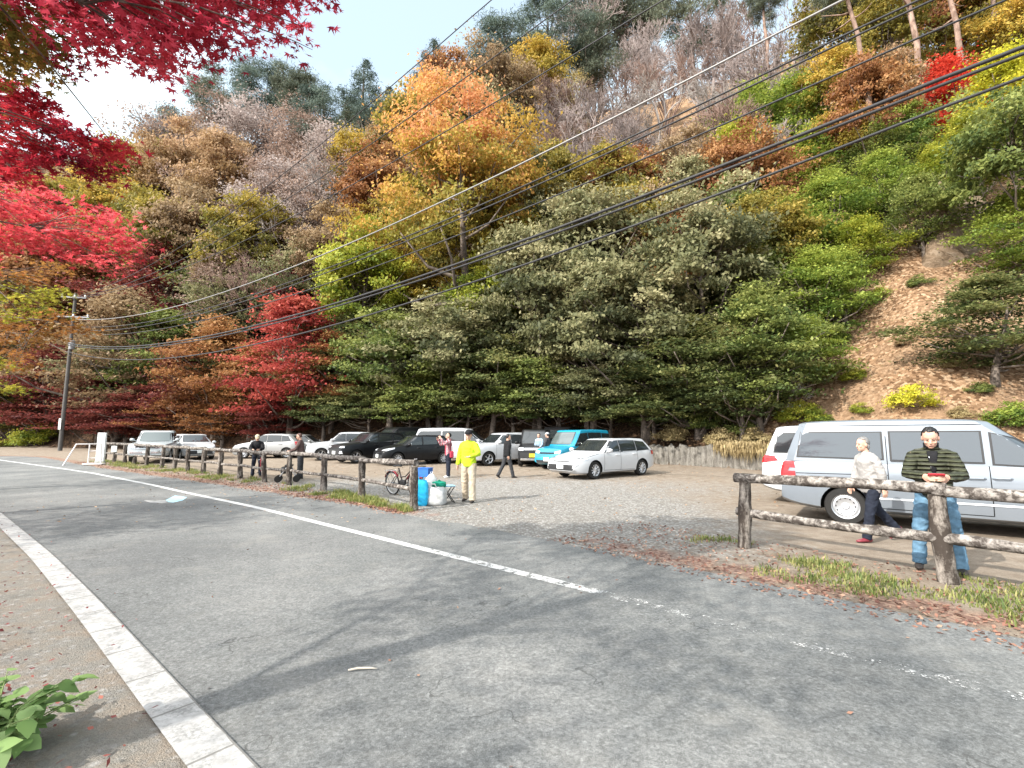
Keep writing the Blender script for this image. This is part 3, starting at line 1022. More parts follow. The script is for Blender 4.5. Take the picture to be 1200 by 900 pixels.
# --- the orange one and the row behind the cars
T(556, 256, 108, 'broad', 'orange', 'big orange and gold tree in the centre, tallest crown of the slope', big=True, zs=1.3, tmin=28)
T(668, 268, 46, 'broad', 'gold', 'gold-tinged tree on the lower right of the orange tree', zs=1.001)
T(448, 322, 44, 'broad', 'gold', 'gold-green tree below the left half of the orange tree', zs=1.001)
T(420, 350, 63, 'broad', 'lime', 'yellow-green tree between the crimson maple and the orange tree')
T(348, 350, 45, 'maple', 'crimson', 'small crimson maple above the red maple')
T(345, 429, 73, 'maple', 'red', 'red maple behind the silver and white hatchbacks', zs=1.1)
T(392, 439, 51, 'maple', 'rust', 'rusty maple between the red maple and the green trees')
T(252, 439, 61, 'maple', 'rust', 'orange-brown maple left of the red maple')
T(295, 454, 48, 'maple', 'rust', 'small orange maple over the two people at the fence')
T(215, 454, 48, 'maple', 'darkred', 'dark red maple behind the old pickup')
T(140, 424, 75, 'maple', 'tan', 'tan-brown maple right of the utility pole', zs=1.15)
T(120, 479, 58, 'maple', 'darkred', 'low dark red maple behind the white post board')
T(175, 484, 56, 'maple', 'darkred', 'low dark red maple left of the old pickup')
T(60, 459, 61, 'maple', 'darkred', 'dark red maple at the foot of the utility pole')
T(110, 345, 66, 'maple', 'rust', 'rust-brown layered maple behind the top of the utility pole')
T(190, 350, 63, 'maple', 'darkred', 'brown-red maple between the utility pole and the dry layered maple')
T(20, 434, 70, 'maple', 'rust', 'rusty maple in the dark woods at the far left')
T(50, 350, 66, 'broad', 'rust', 'rust-coloured tree behind the orange hanging leaves at the far left')
T(60, 270, 59, 'broad', 'olive', 'olive tree behind the pink-red hanging leaves at the far left')
T(10, 484, 56, 'maple', 'olive', 'olive maple low at the left picture edge')
T(462, 434, 73, 'broad', 'green', 'mid green tree behind the black vans')
T(520, 422, 78, 'broad', 'greygreen', 'dark green tree behind the white minivan')
T(505, 462, 58, 'broad', 'green', 'low green tree leaning over the black compact car')
T(575, 449, 65, 'broad', 'dark', 'dark green tree behind the yellow-jacketed man')
T(575, 372, 52, 'broad', 'lime', 'dark green tree under the right half of the orange tree')
T(625, 365, 74, 'broad', 'greygreen', 'grey-green tree with pale leaf tips right below the orange tree')
T(690, 320, 79, 'broad', 'greygreen', 'olive grey tree with pale leaf tips under the black cables')
T(635, 459, 65, 'broad', 'green', 'low green tree above the yellow-plated black car')
T(690, 464, 67, 'broad', 'greygreen', 'grey-green tree above the white estate car')
T(690, 395, 71, 'broad', 'greygreen', 'dark green tree midway up above the estate car')
T(755, 380, 82, 'broad', 'greygreen', 'grey-green broad tree above the log retaining wall')
T(760, 290, 59, 'broad', 'olive', 'olive tree below the bare wood under the black cables')
T(825, 330, 77, 'broad', 'greygreen', 'grey-green tree left of the bright green maple')
T(755, 464, 65, 'maple', 'dark', 'dark layered maple above the left end of the retaining wall')
T(815, 439, 84, 'maple', 'dark', 'dark green layered tree above the middle of the retaining wall')
T(868, 444, 65, 'maple', 'dark', 'dark green layered tree beside the leaf-covered slope')
T(885, 375, 61, 'maple', 'greygreen', 'grey-green layered tree left of the bare leafy slope')
T(720, 245, 54, 'broad', 'olive', 'olive tree under the middle of the bare wood')
T(800, 250, 52, 'broad', 'greygreen', 'grey-green tree under the black cables right of centre')
T(855, 275, 47, 'broad', 'green', 'green tree below the yellow-green ones on the right slope')
T(505, 352, 42, 'broad', 'gold', 'gold-green tree below the trunk of the orange tree', zs=1.001)
T(618, 318, 42, 'broad', 'gold', 'olive-gold tree at the lower right of the orange crown', zs=1.001)
T(552, 335, 44, 'broad', 'gold', 'gold-green tree right in front of the trunk of the orange tree', zs=1.001)
T(985, 345, 34, 'maple', 'bright', 'bright green maple on the left border of the leafy slope, halfway up')
T(945, 425, 34, 'maple', 'bright', 'bright green maple low on the left border of the leafy slope')
# --- right slope
T(888, 165, 45, 'maple', 'bright', 'bright green tree under the thick black cables, left of the tall pine trunk')
T(935, 150, 43, 'maple', 'bright', 'bright green tree just left of the tall pine trunk')
T(865, 215, 45, 'maple', 'lime', 'yellow-green tree on the left edge of the right slope')
T(905, 240, 43, 'maple', 'lime', 'yellow-green maple in the middle of the right slope')
T(955, 215, 43, 'maple', 'bright', 'green maple beneath the tall pine trunk')
T(1000, 165, 41, 'broad', 'gold', 'gold-green tree beside the pale slanting stems')
T(925, 300, 46, 'maple', 'bright', 'green maple above the drooping bright maple')
T(975, 268, 43, 'maple', 'bright', 'green low maple on the slope left of the rock face')
T(1035, 232, 36, 'maple', 'bright', 'green bush-like maple beside the rock face')
T(1010, 300, 31, 'maple', 'lime', 'small yellow-green maple above the bare slope')
T(955, 365, 46, 'maple', 'bright', 'bright green drooping maple at the edge of the bare leafy slope')
T(1045, 190, 36, 'maple', 'green', 'green maple below the scarlet maple')
T(1108, 122, 56, 'maple', 'scarlet', 'scarlet maple high on the right slope')
T(1150, 95, 29, 'maple', 'scarlet', 'smaller scarlet maple right beside the larger one')
T(1185, 128, 66, 'maple', 'yellow', 'yellow-leaved tree at the right picture edge below the scarlet maple', zs=1.1)
T(1192, 205, 76, 'broad', 'green', 'dark green tree at the right picture edge under the yellow one')
T(1140, 190, 41, 'maple', 'lime', 'yellow-green tree left of the dark green tree at the right edge')
T(1195, 290, 43, 'maple', 'bright', 'bright green tree at the right edge above the low spreading conifer')
T(1160, 380, 78, 'maple', 'dark', 'dark low spreading evergreen on the leaf slope at the right edge', zs=.75)
T(990, 40, 55, 'broad', 'olive', 'olive tree at the top edge behind the tall pine trunk')
T(1040, 60, 53, 'broad', 'olive', 'olive and orange tree between the tall trunks at the upper right')
T(1100, 30, 55, 'broad', 'rust', 'rusty tree at the top edge above the scarlet maple')
T(1150, 35, 53, 'broad', 'olive', 'olive tree at the top edge near the right corner')
T(1195, 60, 53, 'broad', 'gold', 'gold tree in the upper right corner')
T(1030, 120, 43, 'broad', 'peach', 'orange-brown tree under the tall pine trunks')
T(975, 110, 43, 'broad', 'gold', 'gold-olive tree left of the tall pine trunks')
T(1078, 262, 36, 'maple', 'green', 'green tree on the left of the rock face')
T(1060, 165, 34, 'broad', 'bright', 'bright green tree left below the scarlet maple')
T(1100, 215, 30, 'maple', 'lime', 'yellow-green tree right above the rock face')
for i, (x, y, r, c_, l) in enumerate([
    (985, 395, 14, 'bright', 'small green plant left of the middle of the leafy slope'), (1030, 345, 15, 'lime', 'small yellow-green plant on the upper leafy slope'),
    (1075, 330, 14, 'green', 'small green plant below the rock face'), (955, 440, 16, 'straw', 'straw-coloured tuft near the foot of the leafy slope'),
    (1120, 425, 13, 'straw', 'straw-coloured tuft under the low spreading evergreen'), (1010, 480, 13, 'lime', 'yellow-green tuft above the roof of the silver van'),
    (1125, 485, 15, 'straw', 'straw-coloured tuft right of the yellow-leaved shrub'), (1060, 400, 11, 'tan', 'brown tuft in the middle of the leafy slope'),
    (1150, 455, 14, 'green', 'small green plant on the slope over the front of the van'), (960, 488, 15, 'bright', 'green tuft above the rear roof edge of the silver van')]):
    T(x, y, r, 'shrub', c_, l)
# --- low trees along the foot of the hill, right behind the cars
for i, (x, y, r, c_, l) in enumerate([
    (150, 488, 40, 'darkred', 'low dark maple behind the upright white board'), (205, 490, 40, 'rust', 'low rusty maple right above the old pickup'),
    (262, 488, 42, 'rust', 'low rusty maple above the white bonnet'), (322, 487, 42, 'darkred', 'low dark red maple above the silver hatchback'),
    (378, 484, 44, 'dark', 'low dark green tree above the white suv by the black cars'), (430, 482, 46, 'dark', 'low dark green tree above the black suv'),
    (485, 480, 48, 'green', 'low green tree above the black compact car'), (545, 478, 50, 'dark', 'low dark green tree above the roof of the white minivan'),
    (600, 478, 50, 'green', 'low green tree above the white suv by the minivan'), (655, 478, 48, 'dark', 'low dark green tree above the teal car'),
    (712, 480, 48, 'dark', 'low dark green tree above the white estate car'), (765, 484, 44, 'dark', 'low dark tree behind the left end of the retaining wall'),
    (815, 470, 44, 'dark', 'low dark tree behind the pale-leaved shrub')]):
    T(x, y, r, 'broad' if c_ in ('dark', 'green') else 'maple', c_, l)
# --- shrubs
T(1068, 468, 27, 'shrub', 'yellow', 'yellow-leaved shrub on the slope above the silver van')
T(1185, 488, 30, 'shrub', 'bright', 'green shrub behind the bonnet of the silver van')
T(935, 484, 26, 'shrub', 'lime', 'yellow-green weeds bush behind the rear of the two vans')
T(835, 490, 32, 'shrub', 'green', 'pale-leaved green shrub on top of the retaining wall')
T(868, 500, 20, 'shrub', 'green', 'small green shrub right of the pale-leaved one on the wall')
T(790, 508, 20, 'shrub', 'straw', 'straw-coloured bush on the left end of the retaining wall')
T(845, 512, 20, 'shrub', 'straw', 'straw-coloured bush hanging over the middle of the retaining wall')
T(885, 512, 20, 'shrub', 'straw', 'straw-coloured bush at the right end of the retaining wall')
T(672, 492, 17, 'shrub', 'rust', 'rusty red bush behind the teal car')
T(462, 496, 14, 'shrub', 'tan', 'small tan bush behind the black van')
T(1000, 440, 16, 'shrub', 'lime', 'low green patch of plants on the bare leafy slope')
T(20, 520, 22, 'shrub', 'olive', 'olive bush across the road at the left edge')
T(45, 512, 26, 'shrub', 'lime', 'yellow-green bush at the foot of the utility pole')
T(920, 458, 24, 'bare', 'p', 'whitish dry plume-like shrub left of the bare leafy slope', name='dry_shrub', cat='shrub')

# tall red pines of the upper right whose crowns are above the picture
def pole_pine(px0, py0, px1, py1, w, label):
    b = hill_hit(px0, py0)
    d = ray(px1, py1); k = b.y / d[1]
    e = Vector((d[0] * k, d[1] * k, CAMH + d[2] * k))
    v = (e - b); L = max(16, v.length * 1.25); v.normalize()
    root = empty('pine_tree', b, 0, label, 'tree')
    mb = MB(); rg = np.random.default_rng(int(px0))
    pts = [Vector((0, 0, -.4))] + [v * (L * t) + Vector((rg.normal(0, .08), rg.normal(0, .08), 0)) for t in np.linspace(.05, 1, 8)]
    r = w * b.y / F / 2
    mb.tube(pts, [r * 1.2] + [r * (1 - .6 * t) for t in np.linspace(.05, 1, 8)], 9)
    for q in range(5):
        t = rg.uniform(.45, .95); a = rg.uniform(0, 6.28); bl = rg.uniform(.8, 2.0)
        limb(mb, v * L * t, v * L * t + Vector((math.cos(a) * bl, math.sin(a) * bl, .3)), r * .3, .02, rg, 5, 3, .1)
    mb.build('trunk', M_BARKP, root, 3)
    c = link_mesh('crown', PROTO['pine'][int(px0) % 3][0], root, v * L - Vector((0, 0, 5.6)))
    c.scale = (2.5, 2.5, 2.5); set_mat(c, FM['pine'])
pole_pine(1042, 228, 998, 25, 9, 'tall bare-stemmed pine, leftmost of the tall trunks above the green maples')
pole_pine(1092, 185, 1058, -40, 9, 'tall bare-stemmed pine left of the scarlet maple')
pole_pine(1138, 170, 1112, -20, 9, 'tall bare-stemmed pine right beside the scarlet maple')
pole_pine(1176, 150, 1160, -20, 8, 'tall bare-stemmed pine between the scarlet maple and the right edge')
pole_pine(1200, 62, 1184, -20, 7, 'tall bare-stemmed pine at the right picture edge')
pole_pine(908, 175, 897, 40, 7, 'bare pine stem among the grey leafless trees')

# trees filling the wood behind the named ones
rg0 = np.random.default_rng(5)
FILL = {'pine': ('pine', ['pine', 'pineblue'], 'grey-green pine in the thick of the upper woods', 'pines of the upper woods'),
        'airy': ('airy', ['mauve', 'silver'], 'dry pale tree among the others of the left woods', 'dry trees of the left woods'),
        'broad': ('broad', ['olive', 'tan', 'rust', 'greygreen'], 'olive-brown tree filling the wood behind nearer trees', 'woodland trees behind the nearer ones'),
        'maple': ('maple', ['dark', 'green', 'greygreen'], 'dark layered understorey tree behind nearer trees', 'understorey trees')}
for yy in range(60, 470, 62):
    for xx in range(-10, 1000, 70):
        x = xx + rg0.uniform(-22, 22) + (35 if (yy // 62) % 2 else 0); y = yy + rg0.uniform(-18, 18)
        sky_y = np.interp(x, [0, 150, 380, 440, 480, 560, 640, 700], [140, 140, 175, 160, 170, 130, 95, 20])
        if y < sky_y or (x > 930 and y > 160): continue
        key = 'airy' if (x < 420 and y < 300) else ('maple' if y > 340 else 'broad')
        k, cols, lab, grp = FILL[key]
        if key == 'broad' and 600 < x < 960 and y < 230: k = 'bare'; cols = ['g', 'b']; lab = 'slender leafless tree deep in the bare wood'; grp = 'bare trees deep in the wood'
        T(x, y - 8, rg0.uniform(44, 60), k, cols[int(rg0.integers(len(cols)))], lab, group=grp, tmin=0)
# ------------------------------------------------------------------ vehicles (local frame: x forward, y left, z up)
def glass_mat(name, col, rough=.06):
    n = NM(name, rough, .6)
    n.base(col)
    n.b.inputs['Coat Weight'].default_value = .5
    return n.m


M_GLASS = glass_mat('tinted_car_glass', (.018, .022, .024))
M_GLASSL = glass_mat('pale_green_tinted_glass', (.075, .095, .095))
M_BLACK = simple('black_plastic', (.018, .018, .019), .55, .4)
M_ARCH = simple('dark_underbody', (.010, .010, .010), .9, .1)
M_TYRE = simple('tyre_rubber', (.022, .021, .02), .85, .2, scale=20)
M_RIM = simple('silver_wheel_alloy', (.52, .53, .55), .35, .5, .7)
M_CHROME = simple('bright_chrome', (.70, .71, .72), .15, .5, .9)
M_LAMP = simple('clear_lamp_glass', (.62, .65, .68), .1, .7, .3, vary=.25, scale=18)
M_TAIL = simple('red_tail_lamp', (.42, .010, .014), .15, .6, vary=.25, scale=14)
M_WPLATE = simple('white_number_plate', (.72, .74, .72), .5)
M_YPLATE = simple('yellow_number_plate', (.80, .62, .03), .5)
PAINT = {'silver': carpaint('silver_car_paint', (.20, .225, .255), .3), 'white': carpaint('white_car_paint', (.46, .47, .485)),
         'black': carpaint('black_car_paint', (.008, .008, .009)), 'teal': carpaint('teal_car_paint', (.010, .235, .36)),
         'grey': carpaint('grey_white_pickup_paint', (.42, .45, .46), .2), 'pearl': carpaint('pearl_silver_paint', (.34, .34, .335), .25)}


def lerp(a, b, t): return a + (b - a) * t


def pl(tab, x):
    return float(np.interp(x, [t[0] for t in tab], [t[1] for t in tab]))


def car_body(s):
    """closed lower body with wheel arches cut out, plus greenhouse"""
    L, Wd = s['L'], s['W']
    top = sorted(s['top'])            # (x, z) of bonnet / belt / tail
    bot = sorted(s['bot'])
    xs = sorted(set([round(x, 4) for x in list(np.linspace(-L / 2, L / 2, 34)) + [t[0] for t in top if abs(t[0]) <= L / 2]]))
    mb = MB()
    rows = []
    for x in xs:
        t = abs(x) / (L / 2)
        w = Wd / 2 * (1 - s.get('plan', .14) * max(0, (t - .72) / .28) ** 2.2)
        zb, zt = pl(bot, x), pl(top, x)
        h = zt - zb
        sec = [(.0, zb), (w * .86, zb), (w * .955, zb + .05), (w * .985, zb + .25 * h), (w * 1.0, zb + .52 * h), (w * .992, zb + .72 * h), (w * .975, zt - .09 * h), (w * .945, zt - .02 * h), (w * .86, zt + .002), (w * .45, zt + .02), (0, zt + .026)]
        rows.append([(x, y, z) for y, z in sec] + [(x, -y, z) for y, z in reversed(sec[1:-1])])
    k = len(rows[0])
    vs = [p for r in rows for p in r]
    fs = []
    for i in range(len(rows) - 1):
        for j in range(k):
            fs.append((i * k + j, i * k + (j + 1) % k, (i + 1) * k + (j + 1) % k, (i + 1) * k + j))
    fs += [tuple(range(k)), tuple(range((len(rows) - 1) * k, len(rows) * k))]
    mb.add(vs, fs)
    body = mb.mesh('body', [PAINT[s['paint']], M_ARCH], .6)
    cut = MB()
    for wx in s['axles']:
        for sd in (-1, 1):
            cut.tube([(wx, sd * (Wd / 2 - .30), s['wr'] + .0), (wx, sd * (Wd / 2 + .2), s['wr'])], s['wr'] + .055, 28)
    cme = cut.mesh('cut', [M_ARCH], 3)
    co_ = bpy.data.objects.new('cut', cme); COL.objects.link(co_)
    body = evaluated(body, [('BOOLEAN', {'operation': 'DIFFERENCE', 'object': co_, 'solver': 'EXACT', 'material_mode': 'TRANSFER'})], 'body')
    bpy.data.objects.remove(co_)
    # greenhouse
    g = s['gh']                 # cowl, roof front, roof rear, tail (x) ; belt front/rear z ; H
    cowl, rf, rr, tail = g['x']
    H = s['H']
    def belt(x): return lerp(g['belt'][1], g['belt'][0], (x - tail) / (cowl - tail)) - .03
    gm = MB(); rings = []
    fl = [0, .12, .3, .5, .7, .86, .95]
    extra = [(.985, .05), (1.0, .16)]
    seq = [(f, 0.0) for f in fl] + extra
    for f, ins in seq:
        xf = lerp(cowl, rf, f ** .92) - ins * 1.2; xr = lerp(tail, rr, f ** 1.15) + ins * 1.0
        hw = lerp(Wd / 2 * .955, Wd / 2 * g.get('tum', .80), f ** 1.25) - ins * .8
        c = .13; ring = []
        def rp(x, y):
            zr = H - .028 * ((x - (rf + rr) / 2) / ((rf - rr) / 2)) ** 2 if abs(rf - rr) > .1 else H
            b = belt(x)
            return (x, y, b + (min(zr, H) - b) * f)
        bow = .10 * (1 - .3 * f)
        front = [(xf - bow * (y / hw) ** 2, y) for y in np.linspace(-hw + c, hw - c, 9)]
        rear = [(xr + bow * .5 * (y / hw) ** 2, y) for y in np.linspace(hw - c, -hw + c, 9)]
        left = [(x, hw - .02 * abs((x - (xf + xr) / 2) / ((xf - xr) / 2)) ** 3) for x in np.linspace(xf - bow - c, xr + bow * .5 + c, 13)]
        right = [(x, -y) for x, y in reversed(left)]
        ring = [rp(x, y) for x, y in front + left + rear + right]
        rings.append(ring)
    k = len(rings[0]); vs = [p for r in rings for p in r]; fs = []
    for i in range(len(rings) - 1):
        for j in range(k):
            fs.append((i * k + j, i * k + (j + 1) % k, (i + 1) * k + (j + 1) % k, (i + 1) * k + j))
    fs.append(tuple(range((len(rings) - 1) * k, len(rings) * k)))
    gm.add(vs, fs)
    gme = gm.mesh('g', [PAINT[s['paint']], M_ARCH], .7)
    # join the two meshes
    bm = bmesh.new(); bm.from_mesh(body); bm.from_mesh(gme)
    me = bpy.data.meshes.new('body'); bm.to_mesh(me)
    bm.normal_update()
    bvh = BVHTree.FromBMesh(bm)
    bm.free()
    me.materials.append(PAINT[s['paint']]); me.materials.append(M_ARCH)
    me.shade_smooth(); me.set_sharp_from_angle(angle=.62)
    return me, bvh


AX = {'y-': (Vector((0, -1, 0)), 0, 2, 1, -3), 'y+': (Vector((0, 1, 0)), 0, 2, 1, 3), 'x+': (Vector((1, 0, 0)), 1, 2, 0, 4), 'x-': (Vector((-1, 0, 0)), 1, 2, 0, -4), 'z+': (Vector((0, 0, 1)), 0, 1, 2, 4)}


NEAR = {}


def patch(mb, bvh, side, quad, off=.006, nu=8, nv=5, mi=0, thick=0.0):
    """a pane or panel laid on the body: quad = four (a, b) corners in the plane seen from that side"""
    nrm, ia, ib, ic, far = AX[side]
    grid = []
    near = NEAR
    q = [Vector(p) for p in quad]
    for j in range(nv + 1):
        for i in range(nu + 1):
            u, v = i / nu, j / nv
            p = q[0] * (1 - u) * (1 - v) + q[1] * u * (1 - v) + q[2] * u * v + q[3] * (1 - u) * v
            o = [0, 0, 0]; o[ia] = p.x; o[ib] = p.y; o[ic] = far
            h = bvh.ray_cast(Vector(o), -nrm)
            if h[0] is None or abs(h[0][ic]) < near.get(side, 0):
                grid.append(None)
            else:
                nn = h[1] if h[1].dot(nrm) > 0 else -h[1]
                grid.append(h[0] + (nn * .6 + nrm * .4) * off)
    vs = [g if g is not None else Vector((0, 0, 0)) for g in grid]
    fs = []
    for j in range(nv):
        for i in range(nu):
            f = (j * (nu + 1) + i, j * (nu + 1) + i + 1, (j + 1) * (nu + 1) + i + 1, (j + 1) * (nu + 1) + i)
            if all(grid[a] is not None for a in f): fs.append(f)
    mb.add(vs, fs, mi)
    return mb


def sheet(name, bvh, m, items, parent, off=.006, nu=8, nv=5):
    mb = MB()
    for side, quad in items: patch(mb, bvh, side, quad, off, nu, nv)
    me = bpy.data.meshes.new(name); me.from_pydata([tuple(v) for v in mb.v], [], mb.f)
    me.materials.append(m); me.shade_smooth()
    return link_mesh(name, me, parent)


def wheel_mesh(r, w, spokes, steel=False):
    t = MB()
    t.lathe([(r * .66, -w / 2), (r * .93, -w / 2), (r * .985, -w * .36), (r, -w * .2), (r, w * .2), (r * .985, w * .36), (r * .93, w / 2), (r * .66, w / 2)], 32, 'y', cap=False)
    tm = t.mesh('wheel', M_TYRE, .8)
    k = MB()
    k.lathe([(r * .66, -w * .45), (r * .69, -w * .5), (r * .66, -w * .47), (r * .62, -w * .42), (r * .60, -w * .1), (r * .60, w * .3), (r * .66, w * .45)], 32, 'y', cap=False)
    k.lathe([(0, -w * .02), (r * .6, -w * .02), (r * .6, 0), (0, 0)], 24, 'y', mi=1)
    if steel:
        k.lathe([(0, -w * .40), (r * .15, -w * .41), (r * .20, -w * .30), (r * .36, -w * .33), (r * .5, -w * .40), (r * .60, -w * .34), (r * .60, -w * .2), (0, -w * .2)], 32, 'y')
        for i in range(12):
            a = i * math.pi / 6
            k.tube([(math.cos(a) * r * .46, -w * .385, math.sin(a) * r * .46), (math.cos(a) * r * .46, -w * .37, math.sin(a) * r * .46)], r * .052, 8, 1)
    else:
        for i in range(spokes):
            a = 2 * math.pi * i / spokes
            c, s_ = math.cos(a), math.sin(a)
            pts = [(c * r * .10, -w * .33, s_ * r * .10), (c * r * .35, -w * .37, s_ * r * .35), (c * r * .62, -w * .41, s_ * r * .62)]
            k.tube(pts, [(r * .07, .012), (r * .055, .012), (r * .085, .012)], 6, 0, side=(-s_, 0, c))
        k.lathe([(0, -w * .40), (r * .12, -w * .38), (r * .15, -w * .3), (r * .15, 0)], 14, 'y')
    rm = k.mesh('rim', [M_RIM, M_ARCH], .6)
    return tm, rm


WCACHE = {}


def add_wheels(root, s):
    key = (s['wr'], s.get('spokes', 10), s.get('steel', False))
    if key not in WCACHE: WCACHE[key] = wheel_mesh(s['wr'], .205, s.get('spokes', 10), s.get('steel', False))
    tm, rm = WCACHE[key]
    for wx in s['axles']:
        for sd in (-1, 1):
            o = link_mesh('wheel', tm, root, (wx, sd * (s['W'] / 2 - .125), s['wr']))
            if sd > 0: o.rotation_euler = (0, 0, math.pi)
            link_mesh('rim', rm, o)


BODIES = {}


def car(name, cat, label, loc, heading, s, group='vehicles parked in the gravel lot'):
    root = empty(name, loc, R(heading), label, cat, group)
    NEAR.update({'x-': s['L'] / 2 - .75, 'x+': 0, 'y-': s['W'] / 2 - .42, 'y+': s['W'] / 2 - .42})
    key = id(s['top'])
    if (s['key'], s['paint']) not in BODIES: BODIES[(s['key'], s['paint'])] = car_body(s)
    me, bvh = BODIES[(s['key'], s['paint'])]
    link_mesh('body', me, root)
    add_wheels(root, s)
    for q in s['side']:
        for sd in ('y-', 'y+'):
            fr = [((q[0][0] - .03), q[0][1] - .025), ((q[1][0] + .03), q[1][1] - .025), (q[2][0] + .03, q[2][1] + .022), (q[3][0] - .03, q[3][1] + .022)]
            f = sheet('window_frame', bvh, M_BLACK, [(sd, fr)], root, .004)
            sheet('window', bvh, s.get('glass', M_GLASS), [(sd, q)], f, .009)
    if s.get('wind'):
        z0, z1, w0, w1 = s['wind']
        f = sheet('windscreen_frame', bvh, M_BLACK, [('x+', [(-w0 - .03, z0 - .02), (w0 + .03, z0 - .02), (w1 + .03, z1 + .02), (-w1 - .03, z1 + .02)])], root, .004, 12, 6)
        sheet('windscreen', bvh, s.get('wglass', M_GLASS), [('x+', [(-w0, z0), (w0, z0), (w1, z1), (-w1, z1)])], f, .009, 12, 6)
    if s.get('rear'):
        z0, z1, w0, w1 = s['rear']
        sheet('rear_window', bvh, M_GLASS, [('x-', [(-w0, z0), (w0, z0), (w1, z1), (-w1, z1)])], root, .008, 12, 6)
    for q in s.get('head', []):
        for m_ in (1, -1): sheet('headlight', bvh, M_LAMP, [('x+', [(y * m_, z) for y, z in q])], root, .010, 6, 4)
    for q in s.get('headside', []):
        for sd in ('y-', 'y+'): sheet('headlight', bvh, M_LAMP, [(sd, q)], root, .008, 6, 4)
    for q in s.get('tail', []):
        for m_ in (1, -1): sheet('tail_light', bvh, M_TAIL, [('x-', [(y * m_, z) for y, z in q])], root, .016, 10, 8)
    for q in s.get('tailside', []):
        for sd in ('y-', 'y+'): sheet('tail_light', bvh, M_TAIL, [(sd, q)], root, .016, 10, 8)
    for q, m_ in s.get('grille', []):
        sheet('grille', bvh, m_, [('x+', q)], root, .012, 12, 3)
    # door gaps, sill strip and handles
    for x0, z0, x1, z1 in s.get('seams', []):
        for sd in ('y-', 'y+'):
            mb = MB()
            d = .006
            if abs(x1 - x0) < abs(z1 - z0): q = [(x0 - d, z0), (x0 + d, z0), (x1 + d, z1), (x1 - d, z1)]
            else: q = [(x0, z0 - d), (x1, z1 - d), (x1, z1 + d), (x0, z0 + d)]
            patch(mb, bvh, sd, q, .003, 2 if abs(x1 - x0) < abs(z1 - z0) else 14, 14 if abs(x1 - x0) < abs(z1 - z0) else 1)
            me_ = bpy.data.meshes.new('door_gap'); me_.from_pydata([tuple(v) for v in mb.v], [], mb.f); me_.materials.append(M_ARCH)
            link_mesh('door_gap', me_, root)
    for x, z in s.get('handles', []):
        for sd in (-1, 1):
            h = bvh.ray_cast(Vector((x, sd * 3, z)), Vector((0, -sd, 0)))[0]
            if h is None: continue
            MB().tube([(x - .11, h.y, z), (x - .08, h.y + sd * .035, z + .004), (x + .08, h.y + sd * .035, z + .006), (x + .11, h.y, z + .004)], .016, 8).build('door_handle', s.get('hmat', PAINT[s['paint']]), root)
    mx_, mz = s['mirror']
    for sd in (-1, 1):
        y = sd * s['W'] / 2
        m = MB()
        m.ball((mx_, y + sd * .12, mz + .03), (.09, .115, .085), 12)
        m.tube([(mx_ - .02, y - sd * .10, mz - .05), (mx_, y + sd * .08, mz)], .025, 6)
        o = m.build('mirror', PAINT[s.get('mpaint', s['paint'])], root)
        MB().ball((mx_ - .075, y + sd * .12, mz + .03), (.022, .095, .07), 10).build('mirror_glass', M_CHROME, o)
    if s.get('plate'):
        x0 = bvh.ray_cast(Vector((4, 0, s['plate'][0])), Vector((-1, 0, 0)))[0]
        if x0: MB().box((x0.x + .02, 0, s['plate'][0]), (.02, .34, .17), bev=.008).build('number_plate', s['plate'][1], root)
    x0 = bvh.ray_cast(Vector((-4, 0, s.get('rplate', .8))), Vector((1, 0, 0)))[0]
    if x0: MB().box((x0.x - .02, 0, s.get('rplate', .8)), (.02, .34, .17), bev=.008).build('number_plate', M_WPLATE, root)
    return root, bvh


ESTATE = dict(key='estate', paint='white', L=4.5, W=1.75, H=1.46, axles=(1.32, -1.32), wr=.315, plan=.2,
    top=[(2.25, .46), (2.21, .60), (2.08, .70), (1.6, .83), (1.05, .935), (0, .955), (-1.6, 1.0), (-2.1, 1.0), (-2.2, .86), (-2.25, .55)],
    bot=[(2.25, .30), (2.05, .19), (1, .19), (-1.6, .21), (-2.25, .33)],
    gh=dict(x=(1.10, .28, -1.72, -2.14), belt=(.95, 1.02), tum=.76),
    side=[[(-.02, .965), (.80, .955), (.28, 1.33), (-.02, 1.36)], [(-.98, .985), (-.10, .972), (-.10, 1.36), (-.98, 1.355)], [(-1.80, 1.03), (-1.06, .995), (-1.06, 1.345), (-1.55, 1.30)]],
    wind=(1.0, 1.37, .66, .53), rear=(1.06, 1.35, .6, .48),
    head=[[(.48, .63), (.80, .66), (.78, .74), (.46, .66)]], headside=[[(1.72, .70), (2.10, .62), (2.06, .675), (1.70, .775)]],
    tail=[[(.45, .80), (.83, .82), (.80, .95), (.42, .90)]], tailside=[[(-2.18, .82), (-1.90, .88), (-1.95, .97), (-2.14, .96)]],
    grille=[([(-.62, .32), (.62, .32), (.78, .52), (-.78, .52)], M_BLACK), ([(-.40, .615), (.40, .615), (.46, .64), (-.46, .64)], M_BLACK)],
    seams=[(.86, .28, .84, .93), (-.06, .26, -.06, .95), (-1.05, .50, -1.02, .98), (.84, .30, -1.0, .28), (2.05, .72, 1.1, .90)], handles=[(.14, .83), (-.86, .86)], mirror=(.72, .98),
    plate=(.45, M_WPLATE), spokes=10)

